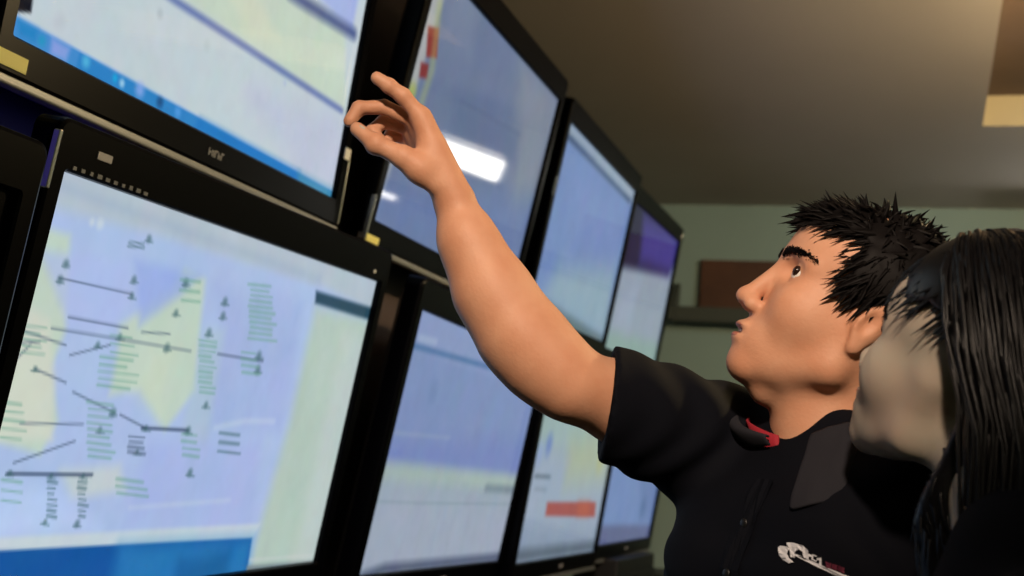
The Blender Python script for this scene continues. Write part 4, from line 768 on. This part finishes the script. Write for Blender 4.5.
# collar: a folded band round the neck that ends in two points
def collar():
    n = 72; loops = []
    cs, sn = math.cos(.14), math.sin(.14); CF = TF*cs+TL_*sn; CL = TL_*cs-TF*sn
    gap = .30
    for k in range(6):
        L = []
        for i in range(n+1):
            a = gap+(2*PI-2*gap)*i/n; ca, sa = math.cos(a), math.sin(a)
            d = CF*ca+CL*sa
            fr = max(0, ca); fl = math.exp(-((a-2*PI+.95)/.55)**2); rs = .04 if a > PI else 1.0
            top = NB+Z*(.022-.028*fr+.008*fl)+d*(.067+.012*fr+.030*fl)
            tip = abs(1-2*i/n)**5
            r = .067+.012*fr+.030*fl+(.046+.020*tip)*rs; dz = (-.030 if a < PI else -.006)-(.040*fr+.016*tip)*rs
            bot = NB+d*r+Z*dz
            t = k/5; p = top*(1-t)+bot*t+d*.010*math.sin(PI*t)*1.0+Z*.006*math.sin(PI*t)
            L.append(p)
        loops.append(L)
    # settle the fold on the cloth
    out = []
    for k, L in enumerate(loops):
        R = []
        for p in L:
            t = k/5
            d = unit((NB-Z*.10)-p)
            lift = 0.0
            i = np.round((p-sf.lo)/sf.h).astype(int)
            if (i >= 0).all() and (i < np.array(sf.a.shape)).all():
                v = float(sf.a[tuple(i)])
                want = .006+.004*(1-t)
                if v < want: lift = want-v
                elif t > .35 and v > want+.004 and v < .2: lift = -(v-want)*min(1, (t-.2)*1.3)
            R.append(p-d*lift)
        out.append(R)
    V = np.array([p for L in out for p in L]); m = n+1
    Q = [(k*m+i, k*m+i+1, (k+1)*m+i+1, (k+1)*m+i) for k in range(5) for i in range(n)]
    o = link('collar', npmesh('collar', V, Q), M['collar'], shirt)
    md = o.modifiers.new('cloth', 'SOLIDIFY'); md.thickness = .0035; md.offset = 0
    sb = o.modifiers.new('soft', 'SUBSURF'); sb.levels = 1; sb.render_levels = 1
    # red lining of the collar stand
    Vs = []
    for k in range(4):
        for i in range(n+1):
            a = gap*.8+(2*PI-1.6*gap)*i/n; d = CF*math.cos(a)+CL*math.sin(a); fr = max(0, math.cos(a)); fl = math.exp(-((a-2*PI+.95)/.55)**2)
            Vs.append(NB+Z*(.026-.028*fr+.010*fl-.018*k)+d*(.0655+.010*fr+.028*fl-.0015*k-.006*k*fl))
    Q = [(k*m+i, k*m+i+1, (k+1)*m+i+1, (k+1)*m+i) for k in range(3) for i in range(n)]
    o = link('collar_lining', npmesh('collar_lining', Vs, Q), M['red'], shirt); o['label'] = 'red lining inside the collar'
    md = o.modifiers.new('cloth', 'SOLIDIFY'); md.thickness = .002; md.offset = 0
collar()
# red edged opening below the collar and buttons
def patch(name, pts2, m, parent, o, ex, ez, lift=.0025, step=.004):
    """a small printed or sewn shape laid on the shirt: outline in (ex, ez) metres about o"""
    bm = bmesh.new(); vs = [bm.verts.new((x, y, 0)) for x, y in pts2]; bm.faces.new(vs)
    bmesh.ops.triangulate(bm, faces=bm.faces[:])
    bmesh.ops.subdivide_edges(bm, edges=bm.edges[:], cuts=1)
    n = np.cross(ex, ez); n = n if n@(-FW) > 0 else -n
    for v in bm.verts:
        v.co = Vector(on_shirt(o+ex*v.co.x+ez*v.co.y+n*.14, -n, lift))
    g = bmesh.ops.extrude_face_region(bm, geom=bm.faces[:])
    for v in [e for e in g['geom'] if isinstance(e, bmesh.types.BMVert)]: v.co += Vector(n*.0008)
    return link(name, bmesh_to(bm, name), m, parent)
def cam_shape(pts, name, m):
    """chest print measured in the photo, laid on the cloth as a real raised print"""
    c = np.mean(np.array(pts), 0); hit = on_shirt(W(c[0], c[1], .95), W(c[0], c[1], 1)-CAM); d = (hit-CAM)@FW; s = d/F_PX
    ex, ez = RT, UP
    return patch(name, [((x-c[0])*s, -(y-c[1])*s) for x, y in pts], m, shirt, W(c[0], c[1], d), ex, ez)
cr = [(779.0+6.5+6.5*math.cos(a), 554.5+6.0*math.sin(a)) for a in np.linspace(PI*.05, 2*PI*.99, 14)]
prints = [
 ('emblem', [(780, 556), (779, 551), (782, 547.5), (787, 546.5), (790, 549), (787.5, 550), (786, 553), (787.5, 556.5), (790.5, 559), (786, 560.5), (782, 559)]),
 ('emblem', [(790, 546.5), (796, 545), (803, 545.5), (806.5, 549), (806, 556), (802.5, 556.5), (802.5, 552), (799.5, 549.5), (796, 552.5), (795, 558), (791.5, 558), (792, 552)]),
 ('letter', [(807, 553.5), (809, 553.8), (808, 559.5), (806, 559)]), ('letter', [(809, 553.8), (812, 555), (811.6, 557), (808.6, 556)]),
 ('letter', [(813.5, 555.5), (816.5, 555.6), (816, 557), (814.6, 557), (814.2, 559.8), (816.6, 560.6), (816, 562), (812.4, 561)]),
 ('letter', [(816.5, 558.2), (821, 557.8), (820.6, 565), (818.8, 564.6), (819.2, 559.8), (816.4, 560)]),
 ('underline', [(799, 560.5), (803, 560), (848, 574.5), (848, 577), (836, 575)]),
]
for nm, pts in prints: cam_shape(pts, nm, M['print_white'])
for x in (826.5, 832.5, 838.5):
    cam_shape([(x, 562+(x-826)*.28), (x+4.6, 563.2+(x-826)*.28), (x+4, 568.5+(x-826)*.28), (x-.6, 567+(x-826)*.28)], 'letter', M['print_red'])
n_ = np.cross(TL_, Z)
pl = [NB+TF*.1+TL_*s+Z*z for s, z in ((-.012, -.02), (.012, -.02), (.012, -.17), (-.012, -.17))]
pc = NB+TF*.2-Z*.10
def front_patch(name, pts2, m, lift=.003):
    bm = bmesh.new(); vs = [bm.verts.new((x, y, 0)) for x, y in pts2]; bm.faces.new(vs)
    bmesh.ops.subdivide_edges(bm, edges=bm.edges[:], cuts=6, use_grid_fill=True)
    for v in bm.verts: v.co = Vector(on_shirt(pc+TL_*v.co.x+Z*v.co.y, -TF, lift))
    g = bmesh.ops.extrude_face_region(bm, geom=bm.faces[:])
    for v in [e for e in g['geom'] if isinstance(e, bmesh.types.BMVert)]: v.co += Vector(TF*.0012)
    return link(name, bmesh_to(bm, name), m, shirt)
front_patch('placket', [(-.016, .05), (.016, .05), (.016, -.09), (-.016, -.09)], M['shirt'])
for zz in (.0, -.055):
    b = ball('button', on_shirt(pc+Z*zz, -TF, .005), .0055, np.stack([TF, TL_, Z], 1), M['steel'], shirt, 16, (.35, 1, 1))

# trousers and shoes below the frame
def legs(base, fwd, left, ztop, m_tr, parent, names=('trousers', 'shoe'), w=.095, r0=.088):
    f = Field(base-np.array([.32, .32, .0]), base+np.array([.32, .32, ztop+.08]), .009)
    f.add(Cone(base+left*-.06+Z*(ztop-.03), base+left*.06+Z*(ztop-.03), .115, .115), .04)
    for l in (-1, 1):
        f.add(Cone(base+left*w*l+Z*(ztop-.12), base+left*(w+.01)*l+Z*.48+fwd*.01, r0, .066), .04)
        f.add(Cone(base+left*(w+.01)*l+Z*.48+fwd*.01, base+left*(w+.015)*l+Z*.09, .066, .056), .03)
    V, Q = f.mesh(); link(names[0], npmesh(names[0], V, Q), m_tr, parent)
    for l in (-1, 1):
        c = base+left*(w+.02)*l
        f = Field(c-np.array([.25, .25, .0]), c+np.array([.25, .25, .16]), .006)
        f.add(Cone(c-fwd*.05+Z*.042, c+fwd*.13+Z*.034, .041, .036), .02); f.add(Cone(c-fwd*.04+Z*.05, c-fwd*.03+Z*.10, .042, .044), .02)
        f.mod(lambda a, P: smax(a, .004-P[..., 2], .004))
        V, Q = f.mesh(); link(names[1], npmesh(names[1], V, Q), M['shoe'], parent)
legs(TP(0, 0, 0), TF, TL_, .93, M['trouser'], person)

# ---------------- the woman in front, seen from behind at the right edge
AW = math.radians(55)
wf = unit(math.cos(AW)*(-RT)+math.sin(AW)*FW+.46*UP); WHR = frame_of(wf, UP+.05*RT)
WO = W(972, 366, 1.19); WS_ = .97
bfw = unit(math.cos(.25)*(-rth)+math.sin(.25)*fwh); blf = np.cross(Z, bfw)
WB = W(1034, 400, 1.06)*np.array([1, 1, 0])
wneck = WB+Z*(WO[2]-.175); wz = wneck[2]
def BP(f, l, z): return WB+bfw*f+blf*l+Z*z
wsl, wsr = BP(0, .15, wz-.055), BP(0, -.15, wz-.055)
lo = np.minimum.reduce([WO-.2, BP(-.25, -.25, .66), BP(.25, .25, .66), BP(.25, -.25, .66), BP(-.25, .25, .66), BP(.25,.25,.6)]); hi = np.maximum.reduce([WO+.2, BP(-.25, -.25, 1.2), BP(.25, .25, 1.2), BP(.25, -.25, 1.2), BP(-.25, .25, 1.2)])
wb = Field(lo, hi, .0042)
WT = head_prims(wb, WO, WHR, WS_, False)
wb.add(Cone(WT((-.03, 0, -.05)), wneck, .046, .050), .025)
wb.add(Cone(wneck, BP(0, 0, wz-.15), .055, .085), .03)
wb.add(Cone(BP(0, 0, wz-.15), BP(0, 0, .9), .085, .09), .04)
for sgn, sh in ((1, wsl), (-1, wsr)):
    e = sh+blf*(.045 if sgn > 0 else .02)*sgn-Z*.26-bfw*.04; w_ = e-Z*.20+bfw*.09+blf*(.03 if sgn < 0 else 0)
    wb.add(Cone(BP(0, 0, wz-.06), sh, .045, .045), .03)
    wb.add(Cone(sh, e, .043, .034), .02); wb.add(Cone(e, w_, .034, .021), .02)
    sub = Sub(wb, w_-np.array([.15, .15, .2]), w_+np.array([.15, .15, .06])); hand(sub.f, w_, -Z+bfw*.4, -blf*sgn, .9, side=-sgn); sub.done(.016)
V, Q = wb.mesh(); V = blend_mesh(V, Q, 2)
woman = link('person', npmesh('person', V, Q), M['skin_pale'])
tag(woman, 'woman with long loose black hair, face turned away, at the right edge', 'person')
face_parts(WT, WHR, WS_, woman, M['hair2'])
f = Field(lo-.05, hi+.05, .006)
f.add(Cone(wneck+Z*.005, BP(0, 0, wz-.16), .064, .114), .03)
f.add(Cone(BP(0, -.05, wz-.15), BP(0, -.04, .86), .105, .105), .05); f.add(Cone(BP(0, .05, wz-.15), BP(0, .04, .86), .105, .105), .05)
for l in (-1, 1): f.add(Ell(BP(.07, .065*l, wz-.20), (.065, .065, .065)), .04)
for sgn, sh in ((1, wsl), (-1, wsr)):
    e = sh+blf*(.045 if sgn > 0 else .02)*sgn-Z*.26-bfw*.04; w_ = e-Z*.20+bfw*.09+blf*(.03 if sgn < 0 else 0)
    f.add(Cone(BP(0, 0, wz-.045), sh, .058, .056), .04); f.add(Cone(sh, e, .054, .045), .025); f.add(Cone(e, e+(w_-e)*.85, .045, .034), .02)
f.mod(lambda a, P: smax(a, .86-P[..., 2]+.0*a, .003), None, np.array([99, 99, .90]))

V, Q = f.mesh(); V = blend_mesh(V, Q, 2); link('blouse', npmesh('blouse', V, Q), M['shirt'], woman)
legs(WB, bfw, blf, .88, M['trouser'], woman, w=.085, r0=.082)
# long hair: an inner mass and many glossy locks
def wkeep(q):
    x, y, z = q[..., 0], np.abs(q[..., 1]), q[..., 2]
    face = np.maximum(x-(-.058+.95*np.clip(z+.005, 0, .2)), -.2)
    return np.where(z > .040+.35*np.clip(.06-x, 0, .04), np.maximum(x-.095, -.1), face)
ext = []
for a, b, ra, rb in (((-.075, .0, .0), (-.105, .0, -.30), .070, .055), ((-.055, .050, .0), (-.10, .055, -.30), .036, .030), ((-.040, -.055, .0), (-.085, -.075, -.30), .040, .045)):
    T = lambda p: WO+WHR@(np.array(p, float)*WS_)
    A = T(a); B = A+(T(b)-T(a))*.35; Cc = B-Z*.16
    ext += [(Cone(A, B, ra, (ra+rb)/2), .03), (Cone(B, Cc, (ra+rb)/2, rb*.7), .03)]
(V, Q), _ = hair_cap(WO, WHR, WS_, wkeep, .016, .010, .0045, ext)
rg = np.random.default_rng(5); S = 2300; K = 18
th = rg.uniform(-1, 1, S)*PI; ph = np.arccos(rg.uniform(-.15, 1, S))
dirs = np.stack([np.sin(ph)*np.cos(th), np.sin(ph)*np.sin(th), np.cos(ph)], 1)
keep = ~((dirs[:, 0] > -.30+1.15*np.clip(dirs[:, 2], 0, 1)) & (dirs[:, 2] < .80)); dirs = dirs[keep]; S = len(dirs)
el3 = np.array([.112, .088, .098])
P = np.zeros((S, K, 3)); cen = np.array([-.016, 0, .036])
p = cen+dirs*el3*rg.uniform(1.0, 1.06, (S, 1)); P[:, 0] = p
up_l = WHR.T@Z
length = rg.uniform(.34, .52, S)/WS_; wave = rg.uniform(0, 6.28, S); st = length/(K-1)
for k in range(1, K):
    q = (p-cen)/el3; n = q/el3; n /= np.linalg.norm(n, axis=1, keepdims=True)
    g_ = np.tile(-up_l, (S, 1))+np.array([-.55, 0, 0])*np.clip(1-np.abs(q[:, 1:2])*.3, .3, 1)*(q[:, 2:3] > -.35)
    g_ += np.stack([np.zeros(S), np.sign(dirs[:, 1])*.25*(q[:, 2] > .2), np.zeros(S)], 1)
    inward = (g_*n).sum(1); near = np.linalg.norm(q, axis=1) < 1.10
    g_ = np.where((near & (inward < 0))[:, None], g_-n*inward[:, None], g_)
    g_ /= np.linalg.norm(g_, axis=1, keepdims=True)+1e-9
    p = p+g_*st[:, None]+np.stack([np.sin(wave+k*.7), np.cos(wave*1.7+k*.6), 0*wave], 1)*.0016
    r = np.linalg.norm((p-cen)/el3, axis=1); push = np.clip(1.0/np.maximum(r, 1e-3), 1, 1.2)[:, None]
    p = cen+(p-cen)*push; P[:, k] = p
# short fringe over the brow
vb, qb = tufts(V, WO, WHR, WS_, 1900, .014, .026, lambda q: np.where((q[:, 0] > -.02)[:, None], np.array([.45, 0, -.8]), np.array([-.5, 0, -.6])), .0030, 21, jit=.12)
V, Q = np.concatenate([V, vb]), np.concatenate([Q, qb+len(V)])
t = np.linspace(0, 1, K)
rad = (rg.uniform(.5, 1, S)*.0026)[:, None]*np.minimum(1, (1-t)*3+.05)[None]
v2, q2 = strands(WO+(P@WHR.T)*WS_, rad*WS_, 4)
V, Q = np.concatenate([V, v2]), np.concatenate([Q, q2+len(V)])
link('hair', npmesh('hair', V, Q), M['hair2'], woman)
# ------------------------------------------------------------------ light and camera
w = bpy.data.worlds.new('room_air'); SCN.world = w; w.use_nodes = True
w.node_tree.nodes['Background'].inputs[0].default_value = (.5, .55, .6, 1); w.node_tree.nodes['Background'].inputs[1].default_value = 0.02

cd = bpy.data.cameras.new('camera'); co = bpy.data.objects.new('camera', cd); COL.objects.link(co); SCN.camera = co
mw = Matrix.Identity(4)
for i in range(3): mw[i][0], mw[i][1], mw[i][2], mw[i][3] = RT[i], UP[i], -FW[i], CAM[i]
co.matrix_world = mw
cd.sensor_width = 36; cd.lens = F_PX/1024*36; cd.clip_start = .05
cd.dof.use_dof = True; cd.dof.focus_distance = 1.55; cd.dof.aperture_fstop = 5.0
SCN.view_settings.view_transform = 'Standard'; SCN.view_settings.look = 'None'
SCN.view_settings.gamma = 1; SCN.view_settings.use_curve_mapping = False; SCN.view_settings.exposure = 0
SCN.cycles.use_denoising = True
